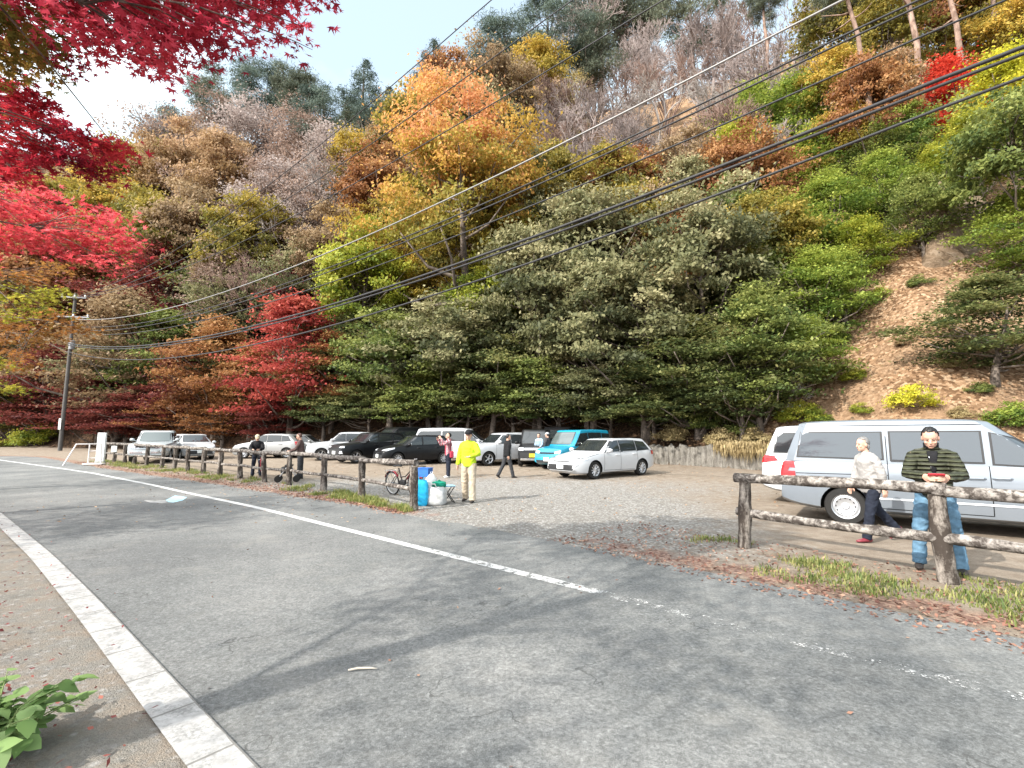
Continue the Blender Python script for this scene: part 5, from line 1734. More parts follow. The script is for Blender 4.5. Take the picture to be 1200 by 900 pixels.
def person(label, loc, face, H=1.7, lean=0, lean_side=0, legs=((0, 0, 4), (0, 0, 4)), arms=((5, 8, 15, 4), (5, 8, 15, 4)), head=(0, 0), group=None,
           jacket=None, trousers=None, shoes=None, hair='short', hairm=None, hatm=None, bulk=1.0, vox=.012, long_jacket=.0, collar=None, hood=False, tb=1.08):
    """legs: (thigh pitch, knee bend, outward); arms: (upper pitch, upper out, forearm pitch, forearm out); face in degrees"""
    s = H / 1.75
    root = empty('person', loc, R(face), label, 'person', group)
    pel = Vector((0, 0, 0))
    T_ = Matrix.Rotation(R(lean), 3, 'Y') @ Matrix.Rotation(R(lean_side), 3, 'X')
    def tp(v): return pel + T_ @ (Vector(v) * s)
    spine, chest, neck = tp((0, 0, .18)), tp((0.01, 0, .38)), tp((-.005, 0, .52))
    hy, hp = R(head[0]), R(head[1])
    RH = Matrix.Rotation(hy, 3, 'Z') @ Matrix.Rotation(hp, 3, 'Y')
    hb = tp((.01, 0, .575))
    hc = hb + RH @ Vector((.025, 0, .095)) * s
    J = {}
    lows = []
    for i, sd in ((0, 1), (1, -1)):
        p, kb, ou = legs[i]
        hip = pel + Vector((0, sd * .085, -.04)) * s
        knee = hip + dirv(p, ou, sd) * .42 * s
        ank = knee + dirv(p - kb, ou * .4, sd) * .42 * s
        J['leg', sd] = (hip, knee, ank); lows.append(ank.z - .085 * s)
        ap, ao, fp, fo = arms[i]
        sh = tp((0, sd * .175, .455))
        el = sh + dirv(ap, ao, sd) * .285 * s
        wr = el + dirv(fp, fo, sd) * .25 * s
        J['arm', sd] = (sh, el, wr)
    dz = -min(lows)
    up = Vector((0, 0, dz))
    def U(v): return v + up
    lat = (0, 1, 0)
    # --- body: one continuous surface with head and hands
    b = MB()
    b.tube([U(pel) - Vector((0, 0, .05 * s)), U(spine), U(chest), U(neck)], [(.145 * s, .10 * s), (.135 * s, .095 * s), (.15 * s, .10 * s), (.058 * s, .056 * s)], 16, side=lat)
    b.tube([U(neck) - Vector((0, 0, .04)), U(hb), U(hc)], [.058 * s, .054 * s, .05 * s], 12)
    M3 = RH
    def HP(x, y, z): return U(hc) + M3 @ (Vector((x, y, z)) * s)
    b.ball(HP(-.008, 0, .022), (.096 * s, .075 * s, .102 * s), 18, M=M3)
    b.ball(HP(.022, 0, -.045), (.066 * s, .060 * s, .072 * s), 16, M=M3)
    b.ball(HP(.062, 0, -.088), (.026 * s, .030 * s, .022 * s), 10, M=M3)
    b.tube([HP(.078, 0, .012), HP(.102, 0, -.022), HP(.098, 0, -.034)], [.010 * s, .014 * s, .016 * s], 8)
    b.ball(HP(.082, 0, -.060), (.014 * s, .026 * s, .010 * s), 8, M=M3)
    for sd in (1, -1):
        b.ball(HP(-.012, sd * .076, -.008), (.022 * s, .012 * s, .033 * s), 8, M=M3)
        b.ball(HP(.062, sd * .040, -.028), (.024 * s, .020 * s, .020 * s), 8, M=M3)
        sh, el, wr = J['arm', sd]
        b.tube([U(sh), U(el), U(wr)], [.048 * s, .040 * s, .027 * s], 10)
        hand(b, U(wr), wr - el, sd, s, inward=(Vector((0, -sd, .0)) if abs((wr - el).normalized().y) < .6 else Vector((0, 0, 1))))
        hip, knee, ank = J['leg', sd]
        b.tube([U(hip), U(knee), U(ank) - Vector((0, 0, .03))], [.08 * s, .055 * s, .038 * s], 12)
    link_mesh('body', remesh(b, 'body', max(.0065, vox * .62), M_SKIN, 2), root)
    # --- face details
    for sd in (1, -1):
        MB().ball(HP(.083, sd * .032, .004), (.005 * s, .0105 * s, .0045 * s), 8, M=M3).build('eye', M_EYE, root, 3)
        MB().tube([HP(.090, sd * .014, .022), HP(.090, sd * .034, .027), HP(.078, sd * .052, .021)], .003 * s, 6).build('eyebrow', hairm or M_HAIRK, root, 3)
    MB().ball(HP(.094, 0, -.060), (.005 * s, .022 * s, .0055 * s), 8, M=M3).build('mouth', M_LIP, root, 3)
    # --- hair or hat
    if hair:
        h = MB()
        h.ball(HP(-.018, 0, .036), (.100 * s, .083 * s, .098 * s), 30, M=M3)
        if hair == 'long':
            h.ball(HP(-.045, 0, -.03), (.06 * s, .078 * s, .085 * s), 14, M=M3)
        hm = h.mesh('hair', hairm or M_HAIRK, 3)
        # keep the face free: cut the front lower part away
        bm = bmesh.new(); bm.from_mesh(hm)
        Mi = M3.inverted()
        kill = [v for v in bm.verts if ((lambda q: q.x > .01 * s and q.z < (.088 - .35 * max(0, .05 * s - q.x) / s) * s or q.z < -.055 * s and hair == 'short' or q.x > -.025 * s and q.z < .02 * s)(Mi @ (v.co - U(hc))))]
        bmesh.ops.delete(bm, geom=kill, context='VERTS')
        for v in bm.verts: v.co += Vector((random.gauss(0, .0035), random.gauss(0, .0035), random.gauss(0, .0035)))
        bm.to_mesh(hm); bm.free()
        ho = evaluated(hm, [('SOLIDIFY', {'thickness': .012 * s, 'offset': -1})], 'hair'); ho.shade_smooth()
        link_mesh('hair', ho, root)
    if hatm:
        h = MB()
        h.ball(HP(-.012, 0, .055), (.108 * s, .092 * s, .088 * s), 18, M=M3)
        hm = h.mesh('hat', hatm, 3)
        bm = bmesh.new(); bm.from_mesh(hm); Mi = M3.inverted()
        bmesh.ops.delete(bm, geom=[v for v in bm.verts if (Mi @ (v.co - U(hc))).z < .035 * s], context='VERTS'); bm.to_mesh(hm); bm.free()
        ho = evaluated(hm, [('SOLIDIFY', {'thickness': .010 * s, 'offset': 0})], 'hat'); ho.shade_smooth()
        o = link_mesh('hat', ho, root)
        br = MB()
        if hair == 'brim':
            pass
        br.prism([(.02, -.075), (.12, -.06), (.158, -.03), (.165, 0), (.158, .03), (.12, .06), (.02, .075)], .040, .050, 'xy')
        br.v = [tuple(HP(*(Vector(v)))) for v in br.v]
        br.build('hat_brim', hatm, o, 1.2)
    if hood:
        MB().ball(HP(-.03, 0, .02), (.115 * s, .10 * s, .13 * s), 16, M=M3).build('hood', jacket, root, 3)
    # --- jacket
    g = bulk
    j = MB()
    hem = -.10 - long_jacket
    j.tube([U(tp((0, 0, hem))), U(tp((0, 0, hem + .06))), U(spine), U(chest), U(tp((0, 0, .455))), U(tp((0, 0, .50))), U(tp((-.005, 0, .545)))],
           [(.168 * s * g, .122 * s * g), (.178 * s * g, .132 * s * g), (.168 * s * g, .128 * s * g), (.180 * s * g, .132 * s * g), (.150 * s * g, .108 * s * g), (.095 * s, .085 * s), (.072 * s, .072 * s)], 20, side=lat)
    for sd in (1, -1):
        sh, el, wr = J['arm', sd]
        d = (wr - el).normalized()
        j.tube([U(tp((0, sd * .07, .478))), U(tp((0, sd * .125, .462))), U(sh) + T_ @ Vector((0, -sd * .008, -.022)) * s, U(sh.lerp(el, .5)), U(el), U(el.lerp(wr, .5)), U(wr) - d * .0 * s], [.055 * s * g, .062 * s * g, .070 * s * g, .070 * s * g, .066 * s * g, .058 * s * g, .046 * s * g], 12)
    link_mesh('jacket', remesh(j, 'jacket', vox, jacket, 9, .009), root)
    if collar:
        MB().lathe([(.062 * s, 0), (.072 * s, .0), (.074 * s, .07 * s), (.064 * s, .07 * s)], 16, c=tuple(U(tp((.0, 0, .525))) - Vector((0, 0, 0))), close=True).build('collar', collar, root, 3)
    # --- trousers
    t = MB()
    t.tube([U(pel) + Vector((0, 0, .10 * s)), U(pel), U(pel) - Vector((0, 0, .08 * s))], [(.150 * s, .108 * s), (.168 * s, .122 * s), (.155 * s, .115 * s)], 18, side=lat)
    for sd in (1, -1):
        hip, knee, ank = J['leg', sd]
        d = (ank - knee).normalized()
        t.tube([U(hip) + Vector((0, 0, .05 * s)), U(hip), U(hip.lerp(knee, .5)), U(knee), U(knee.lerp(ank, .5)), U(ank) + d * .035 * s], [.088 * s, .094 * s * tb, .085 * s * tb, .070 * s * tb, .066 * s * tb, .066 * s * tb], 12)
    link_mesh('trousers', remesh(t, 'trousers', vox, trousers, 5, .010), root)
    for sd in (1, -1):
        hip, knee, ank = J['leg', sd]
        a = U(ank); kb = (ank - knee).normalized()
        pit = math.atan2(kb.x, -kb.z) * (1 if a.z - .085 * s > .02 else 0)
        Mf = Matrix.Rotation(-pit, 3, 'Y')
        f = MB()
        def FP(x, y, z): return a + Mf @ (Vector((x, y, z)) * s)
        f.tube([FP(-.075, 0, -.05), FP(-.03, 0, -.045), FP(.06, sd * .01, -.052), FP(.14, sd * .015, -.060), FP(.185, sd * .012, -.066)], [(.028 * s, .030 * s), (.042 * s, .042 * s), (.046 * s, .036 * s), (.044 * s, .026 * s), (.022 * s, .016 * s)], 12, side=lat)
        f.tube([FP(-.01, 0, .03), FP(-.01, 0, -.05)], [.044 * s, .044 * s], 10)
        link_mesh('shoe', remesh(f, 'shoe', .009, shoes), root)
    return root, (lambda v: U(tp(v))), J, up


C_BLACK = cloth('black_cloth', (.016, .016, .018), (.010, .010, .011))
C_DKGREY = cloth('dark_grey_cloth', (.045, .046, .050))
C_NAVY = cloth('dark_navy_trousers', (.018, .022, .034), (.012, .014, .022))
C_JEANS = cloth('faded_blue_jeans', (.125, .225, .32), (.055, .115, .18), 7, .5)
C_WHITE = cloth('white_jacket_cloth', (.33, .315, .305), (.25, .24, .23), 8, .6)
C_YELL = cloth('fluorescent_yellow_jacket', (.45, .60, .03), (.36, .50, .025), 8, .6)
C_BEIGE = cloth('beige_trousers', (.46, .39, .30), (.36, .29, .21), 7, .6)
C_BROWN = cloth('brown_mauve_cloth', (.10, .065, .06))
C_RED = simple('dark_red_leather', (.17, .02, .03), .4, .5)
C_SHOE = simple('dark_shoes', (.025, .02, .018), .6, .3)
C_WSHOE = simple('white_trainers', (.55, .55, .53), .6, .3)
C_STRAW = cloth('straw_hat', (.55, .48, .34))
C_GREYHAT = cloth('light_grey_hat', (.45, .45, .46))
C_LBLUE = cloth('light_blue_shirt', (.33, .44, .55))
C_QUILT = quilt('olive_quilted_nylon', (.066, .071, .040), (.032, .034, .022))
C_PLAID = plaid('red_white_plaid', (.42, .06, .075), (.60, .50, .50), (.10, .03, .06))


def facing(p, deg): return deg

# man leaning on the fence with a red phone
fd_ = dirf.normalized()                          # along the fence, towards the lower right
fn = Vector((-fd_.y, fd_.x, 0))                   # away from the road
pm = pb + fn * .50 - fd_ * .12
ang = math.degrees(math.atan2(-fn.y, -fn.x))
r_, TP, J_, up_ = person('man in olive quilted jacket and blue jeans leaning on the fence over a red phone', (pm.x, pm.y, pm.z + .01), ang + 12, 1.72, lean=14,
       legs=((-2, 0, 9), (-4, 0, 11)), arms=((26, 14, 88, -34), (26, 14, 88, -34)), head=(-4, 22), jacket=C_QUILT, trousers=C_JEANS, shoes=C_SHOE, hair='short', bulk=1.03, vox=.009, collar=C_BLACK)
MB().tube([TP((.085, 0, .515)), TP((.125, 0, .42)), TP((.140, 0, .30)), TP((.142, 0, .22))], [(.050, .016), (.042, .014), (.026, .010), (.004, .004)], 10, side=(0, 1, 0)).build('shirt_front', C_BLACK, r_, 3)
MB().tube([TP((.118, -.032, .46)), TP((.139, -.022, .33)), TP((.142, 0, .22)), TP((.140, 0, .02)), TP((.128, 0, -.08))], .006, 6).build('zip', M_CHROME, r_, 3)
wl, wr_ = J_['arm', 1][2] + up_, J_['arm', -1][2] + up_
mid = (wl + wr_) / 2 + Vector((.10, 0, .03))
Mw = r_.matrix_basis.copy()
Mw = Matrix.Translation(r_.location) @ Matrix.Rotation(r_.rotation_euler.z, 4, 'Z')
wm = Mw @ mid
ph = empty('phone', wm, r_.rotation_euler.z, 'red phone held in both hands of the man in the quilted jacket', 'phone')
MB().box((0, 0, 0), (.075, .15, .012), ry=R(-25), bev=.006).build('case', simple('red_phone_case', (.62, .03, .05), .4, .5), ph)
MB().box((-.004, 0, .0085), (.066, .138, .004), ry=R(-25)).build('screen', M_GLASS, ph)

# woman walking past the silver van
pw = G(1026, 634)
person('grey-haired woman in white jacket and red shoes walking left past the silver van', pw, 178, 1.60, lean=5, legs=((16, 4, 2), (-20, 22, 2)), arms=((-16, 8, -4, 2), (8, 8, 24, 2)), head=(2, 4),
       jacket=C_WHITE, trousers=C_NAVY, shoes=C_RED, hair='long', hairm=M_HAIRG, bulk=1.08, vox=.010, long_jacket=.04)
# man in yellow
py_ = G(549, 588)
person('man in fluorescent yellow jacket, beige trousers and dark cap walking towards the road', py_, 258, 1.74, lean=2, legs=((9, 6, 4), (-6, 8, 4)), arms=((24, 22, 72, -42), (-4, 14, 14, 6)), head=(8, 6),
       jacket=C_YELL, trousers=C_BEIGE, shoes=C_SHOE, hair='short', hatm=C_BLACK, bulk=1.06, tb=1.22, vox=.011)
pq = G(525, 559.5)
r_, TP, J_, up_ = person('person in red plaid shirt holding up a camera beside the white minivan', pq, 205, 1.66, legs=((2, 0, 5), (-3, 0, 5)), arms=((68, 18, 150, -14), (62, 18, 148, -14)), head=(0, -14),
       jacket=C_PLAID, trousers=C_NAVY, shoes=C_WSHOE, hair='short', bulk=1.0, vox=.013)
Mw = Matrix.Translation(r_.location) @ Matrix.Rotation(r_.rotation_euler.z, 4, 'Z')
cm = empty('camera_phone', Mw @ ((J_['arm', 1][2] + J_['arm', -1][2]) / 2 + up_ + Vector((.03, 0, .08))), r_.rotation_euler.z, 'small dark camera raised by the person in the plaid shirt', 'camera')
MB().box((0, 0, 0), (.05, .13, .08), bev=.012).build('casing', M_BLACK, cm)
MB().lathe([(0, 0), (.03, 0), (.03, .05), (.024, .05), (.022, .04), (0, .04)], 14, 'x', (.025, 0, 0)).build('lens', M_BLACK, cm)
bg_ = empty('shoulder_bag', Mw @ Vector((-.05, .26, .86)), r_.rotation_euler.z, 'red bag hanging at the hip of the person in the plaid shirt', 'bag')
MB().box((0, 0, 0), (.14, .09, .26), bev=.035).build('pouch', simple('red_bag_fabric', (.36, .025, .05), .7), bg_)
MB().tube([(-.05, 0, .12), (-.02, -.06, .38), (.0, -.2, .60), (.04, -.06, .38), (.05, 0, .12)], .010, 6).build('strap', simple('red_bag_strap', (.22, .02, .03), .7), bg_)
# walking man
pk = G(594, 560)
person('person in dark jacket and grey jeans walking past the white suv', pk, 28, 1.64, lean=3, legs=((-16, 14, 3), (16, 2, 3)), arms=((12, 8, 26, 2), (-12, 8, 0, 2)), head=(0, 0),
       jacket=C_BLACK, trousers=C_DKGREY, shoes=C_SHOE, hair='short', bulk=1.05, vox=.013)
# two by the black kei car
pg = at_depth(642, 22.4)
person('person in grey hat and dark coat left of the teal car', pg, 150, 1.64, legs=((0, 0, 3), (0, 0, 3)), arms=((10, 8, 40, -8), (6, 8, 20, 2)), head=(0, 5),
       jacket=C_DKGREY, trousers=C_NAVY, shoes=C_SHOE, hair='short', hatm=C_GREYHAT, vox=.014)
pg = at_depth(632.5, 23.3)
person('person in light blue shirt beside the black boxy car', pg, 240, 1.60, lean=6, legs=((0, 0, 3), (0, 0, 3)), arms=((20, 8, 60, -8), (6, 8, 20, 2)), head=(0, 10),
       jacket=C_LBLUE, trousers=C_NAVY, shoes=C_SHOE, hair='short', vox=.014)
# two behind the left fence
ps = G(288, 561) + Vector((-.1, .9, 0))
person('person in straw-coloured hat and dark jacket by a bicycle behind the fence', ps, 290, 1.62, lean=14, legs=((4, 4, 6), (0, 2, 6)), arms=((30, 12, 80, -26), (30, 12, 80, -26)), head=(0, 22),
       jacket=C_BLACK, trousers=C_NAVY, shoes=C_SHOE, hair='short', hatm=C_STRAW, vox=.013, bulk=1.08)
ps2 = G(339, 564) + Vector((.05, .7, 0))
person('person in brown jacket standing with a wheeled walker behind the fence', ps2, 195, 1.66, lean=4, legs=((2, 0, 4), (-2, 0, 4)), arms=((24, 10, 70, -14), (24, 10, 70, -14)), head=(0, 10),
       jacket=C_BROWN, trousers=C_DKGREY, shoes=C_SHOE, hair='short', hairm=simple('brown_hair', (.09, .05, .04), .6), vox=.013, hood=False, bulk=1.05)

# ------------------------------------------------------------------ bicycles and bags
M_CYC = {'red': simple('red_bicycle_paint', (.30, .02, .035), .4, .5), 'dark': simple('dark_bicycle_paint', (.03, .022, .022), .4, .5), 'silver': simple('silver_frame_paint', (.45, .45, .46), .35, .5, .4)}
M_STEEL = simple('steel', (.45, .45, .46), .35, .5, .6)


def bicycle(label, loc, rz, col, r=.31, lean=6):
    root = empty('bicycle', loc, rz, label, 'bicycle', 'bicycles at the left fence')
    root.rotation_euler = (R(lean), 0, rz)
    m = M_CYC[col]
    for x in (-.52, .52):
        w = MB(); n = 36
        ring = []
        for a in range(n + 1):
            th = 2 * math.pi * a / n
            ring.append((x + r * math.cos(th), 0, r + r * math.sin(th)))
        w.tube(ring, .022, 8, cap=False)
        o = w.build('wheel', M_TYRE, root, 3)
        sp = MB()
        sp.tube([(x + (r - .03) * math.cos(2 * math.pi * a / n), 0, r + (r - .03) * math.sin(2 * math.pi * a / n)) for a in range(n + 1)], .012, 6, cap=False)
        for a in range(18):
            th = 2 * math.pi * a / 18
            sp.tube([(x, .02 * (-1) ** a, r), (x + (r - .03) * math.cos(th), 0, r + (r - .03) * math.sin(th))], .0022, 4)
        sp.tube([(x, -.045, r), (x, .045, r)], .028, 10)
        sp.build('rim', M_STEEL, o, 3)
    f = MB()
    f.tube([(.43, 0, .78), (.40, 0, .66), (-.02, 0, .33)], .022, 8)
    f.tube([(.40, 0, .72), (.1, 0, .52), (-.14, 0, .50)], .016, 8)
    f.tube([(-.02, 0, .30), (-.18, 0, .74)], .019, 8)
    for y in (-.05, .05):
        f.tube([(-.02, y * .6, .30), (-.52, y, r)], .011, 6); f.tube([(-.16, y * .5, .66), (-.52, y, r)], .009, 6)
        f.tube([(.42, y * .7, .64), (.47, y, .5), (.52, y, r)], .012, 6)
    f.build('frame', m, root, .9)
    MB().tube([(-.32, 0, .80), (-.2, 0, .81), (-.04, 0, .80)], [(.085, .03), (.07, .028), (.025, .02)], 10, side=(0, 1, 0)).build('saddle', M_BLACK, root, 3)
    MB().tube([(.18, -.27, .95), (.34, -.24, .97), (.44, -.08, .90), (.43, 0, .80), (.44, .08, .90), (.34, .24, .97), (.18, .27, .95)], .013, 8).build('handlebar', M_STEEL, root, .9)
    MB().box((-.02, 0, .36), (.24, .09, .14), bev=.03).build('motor_case', M_BLACK, root)
    b = MB()
    for k in range(10):
        y = -.15 + .3 * k / 9
        b.tube([(.52, y, .70), (.52, y * .85, .92)], .004, 4); b.tube([(.82, y, .74), (.82, y * .9, .94)], .004, 4); b.tube([(.52, y, .70), (.82, y, .74)], .004, 4)
    for z, k in ((.93, 1.0), (.80, .95)):
        b.tube([(.52, -.16 * k, z - .01), (.83, -.16 * k, z), (.83, .16 * k, z), (.52, .16 * k, z - .01), (.52, -.16 * k, z - .01)], .007, 5)
    b.build('basket', M_BLACK, root, 3)
    rk = MB()
    for y in (-.07, .07): rk.tube([(-.30, y, .66), (-.74, y, .66), (-.52, y, r)], .007, 5)
    for k in range(4): rk.tube([(-.34 - .12 * k, -.07, .66), (-.34 - .12 * k, .07, .66)], .006, 5)
    rk.build('rack', M_STEEL, root, 3)
    for x in (-.52, .52):
        g_ = MB(); ar = [(x + (r + .035) * math.cos(R(a)), 0, r + (r + .035) * math.sin(R(a))) for a in range(35, 165, 10)]
        g_.tube(ar, [(.035, .006)] * len(ar), 8, side=(0, 1, 0)); g_.build('mudguard', M_CYC['red'], root, 3)
    ks = MB().tube([(-.40, .04, .28), (-.46, .20, .0)], .010, 6).build('kickstand', M_STEEL, root, 3)
    for y in (-.14, .14): MB().box((.02, y, .26 if y > 0 else .22), (.09, .07, .02)).build('pedal', M_BLACK, root)
    return root


pbk = G(468, 583) + Vector((.05, .35, 0))
br_ = bicycle('dark bicycle with red mudguards standing at the near end of the left fence', (pbk.x, pbk.y, pbk.z), R(-42), 'dark')
bicycle('red bicycle parked beside the person in the straw-coloured hat', (lambda q: (q.x + .25, q.y + .45, q.z))(G(292, 561)), R(-60), 'red', .28)
# helmet or cover on the bar, blue crate on the rack
hl = G(484, 590)
cr_ = empty('crate', G(498, 588) + Vector((-.05, .22, .70)), R(-20), 'blue plastic crate on the rack of the bicycle at the fence end', 'crate')
M_BLUEP = simple('blue_plastic', (.02, .12, .42), .5)
cb = MB()
cb.box((0, 0, -.10), (.30, .24, .02)); cb.box((0, -.115, 0), (.30, .012, .20)); cb.box((0, .115, 0), (.30, .012, .20)); cb.box((-.145, 0, 0), (.012, .216, .20)); cb.box((.145, 0, 0), (.012, .216, .20))
cb.build('box', M_BLUEP, cr_); MB().box((0, 0, .10), (.33, .27, .02), bev=.006).build('lip', M_BLUEP, cr_)
cst = MB()
for x in (-.12, .12):
    for y in (-.09, .09): cst.tube([(x, y, -.10), (x, y, -.70)], .012, 6)
cst.build('stand', M_BLACK, cr_, .9)


def sack(name, label, loc, rz, size, m, bulge=.12, seed=1, cat='bag', top=.8):
    rg = np.random.default_rng(seed)
    n, k = 26, 12; vs = []; fs = []
    for i in range(k + 1):
        t = i / k
        sc = (1 + bulge * math.sin(math.pi * t)) * (1 if t < .85 else lerp(1, top, (t - .85) / .15)) * (.9 if i == 0 else 1)
        for j in range(n):
            th = 2 * math.pi * j / n
            c, s_ = math.cos(th), math.sin(th)
            c = math.copysign(abs(c) ** .6, c); s_ = math.copysign(abs(s_) ** .6, s_)
            w = 1 + rg.normal(0, .02) + .03 * math.sin(th * 4 + t * 9)
            vs.append((c * size[0] / 2 * sc * w, s_ * size[1] / 2 * sc * w, t * size[2] + rg.normal(0, .006)))
    for i in range(k):
        for j in range(n): fs.append((i * n + j, i * n + (j + 1) % n, (i + 1) * n + (j + 1) % n, (i + 1) * n + j))
    fs.append(tuple(reversed(range(n)))); fs.append(tuple(range(k * n, (k + 1) * n)))
    root = empty(name, loc, rz, label, cat)
    MB().add(vs, fs).build('sack', m, root, 1.1)
    return root


sa = G(493, 592.5)
q = sack('blue_bag', 'bright blue tall plastic bag standing at the end post of the left fence', sa, R(15), (.30, .22, .58), simple('bright_blue_plastic', (.015, .38, .66), .35, .5, vary=.25, scale=10, bump=.5), .16, 3)
MB().tube([(-.07, 0, .55), (-.05, 0, .68), (.05, 0, .68), (.07, 0, .55)], .012, 6).build('handle', simple('bright_blue_handle', (.012, .30, .55), .5), q)
sb = G(510.5, 591.5)
q = sack('white_sack', 'white woven sack standing right of the bright blue bag', sb, R(-8), (.46, .34, .42), simple('white_woven_plastic', (.42, .425, .42), .55, .3, vary=.25, scale=9, bump=.6), .12, 5, 'sack')
MB().tube([(-.16, -.10, .38), (-.14, -.14, .48), (.02, -.15, .49), (.06, -.12, .38)], .014, 6).build('handle', simple('white_webbing', (.55, .55, .53), .7), q)
q = sack('green_bundle', 'dark green cloth bundle on top of the white sack', sb + Vector((.07, .02, .40)), R(12), (.28, .22, .14), cloth('dark_green_cloth', (.01, .20, .13)), .2, 8, 'bundle', .5)
MB().ball((0, 0, .15), (.035, .03, .03), 8).build('knot', cloth('dark_green_knot', (.01, .16, .10)), q, 3)
q = sack('white_bag', 'small white plastic bag behind the blue bag, on the bicycle side', sb + Vector((-.16, .30, .0)), R(30), (.24, .2, .68), simple('white_thin_plastic', (.46, .465, .47), .4, .4, bump=.5), .18, 9, 'bag', .4)
MB().tube([(0, 0, .66), (-.02, 0, .74), (.03, 0, .74), (.02, 0, .66)], .010, 6).build('handle', M_WPLATE, q)
st = G(525, 589)
root = empty('folding_stool', st, R(25), 'small folding stool with light blue seat right of the white sack', 'stool')
MB().box((0, 0, .40), (.30, .24, .03), bev=.012).build('seat', simple('light_blue_canvas', (.22, .40, .55), .7), root)
for y in (-.10, .10):
    MB().tube([(-.14, y, 0), (.13, y, .39)], .011, 6).build('leg', M_BLACK, root, 3)
    MB().tube([(.14, y * .8, 0), (-.13, y * .8, .39)], .011, 6).build('leg', M_BLACK, root, 3)
# wheeled walker
wk = G(330, 566) + Vector((0, .45, 0))
root = empty('wheeled_walker', wk, R(200), 'silver wheeled walker in front of the person in the brown jacket', 'walker')
for y in (-.24, .24):
    MB().tube([(-.28, y, .12), (-.05, y, .55), (.0, y, .92), (-.16, y, .95)], .016, 8).build('side_frame', M_STEEL, root, .9)
    MB().tube([(.30, y, .12), (-.02, y, .58)], .015, 8).build('front_leg', M_STEEL, root, .9)
    for x in (-.28, .30):
        MB().lathe([(0, -.02), (.10, -.02), (.115, 0), (.10, .02), (0, .02)], 20, 'y', (x, y, .115)).build('wheel', M_TYRE, root)
MB().box((-.02, 0, .56), (.26, .44, .05), bev=.015).build('seat', M_BLACK, root)
MB().box((.12, 0, .40), (.22, .36, .24), bev=.04).build('pouch', M_BLACK, root)
# ------------------------------------------------------------------ near maples with real leaf outlines
def star(lobes_=((0, 1.0), (46, .86), (96, .58)), notch=.30):
    pts = []
    angs = sorted([(a, l) for a, l in lobes_] + [(-a, l) for a, l in lobes_ if a])
    full = []
    for i, (a, l) in enumerate(angs):
        full.append((a, l))
        if i < len(angs) - 1: full.append(((a + angs[i + 1][0]) / 2, notch))
    full.append((180, .12))
    return np.array([(math.cos(R(a)) * l, math.sin(R(a)) * l) for a, l in full])


STAR = star()


def star_leaves(name, P, N, Dn, size, mat_, rg, clump):
    """P centres, N normals, Dn tip directions"""
    n = len(P); k = len(STAR)
    N = unit(N); a = unit(Dn - N * np.sum(Dn * N, 1, keepdims=True)); b = np.cross(N, a)
    s = size * rg.uniform(.65, 1.25, (n, 1, 1))
    cup = rg.uniform(-.25, .1, (n, 1, 1))
    r2 = (STAR ** 2).sum(1)[None, :, None]
    V = P[:, None, :] + s * (a[:, None, :] * STAR[None, :, 0:1] + b[:, None, :] * STAR[None, :, 1:2] + N[:, None, :] * cup * r2)
    return np_mesh(name, V.reshape(-1, 3), k, mat_, {'rnd': rg.uniform(0, 1, n), 'clump': clump, 'hgt': np.full(n, .5)})


F_CRIM = foliage('deep_crimson_maple_leaf', (.20, .016, .035), (.62, .075, .11), (.42, .035, .06), trans=.5)
F_CRIMD = foliage('dark_crimson_maple_leaf', (.16, .010, .024), (.52, .04, .05), (.34, .02, .032), trans=.5)
F_OLIV = foliage('olive_green_maple_leaf', (.06, .06, .012), (.28, .17, .04), (.13, .11, .02), trans=.5)
F_PINK = foliage('pink_red_maple_leaf', (.30, .025, .03), (.66, .11, .12), (.50, .05, .06), trans=.5)
F_ORNG = foliage('orange_maple_leaf', (.15, .085, .02), (.38, .155, .05), (.26, .11, .028), trans=.5)
F_GRN = foliage('yellow_green_maple_leaf', (.10, .13, .015), (.34, .30, .04), (.20, .20, .02), trans=.5)


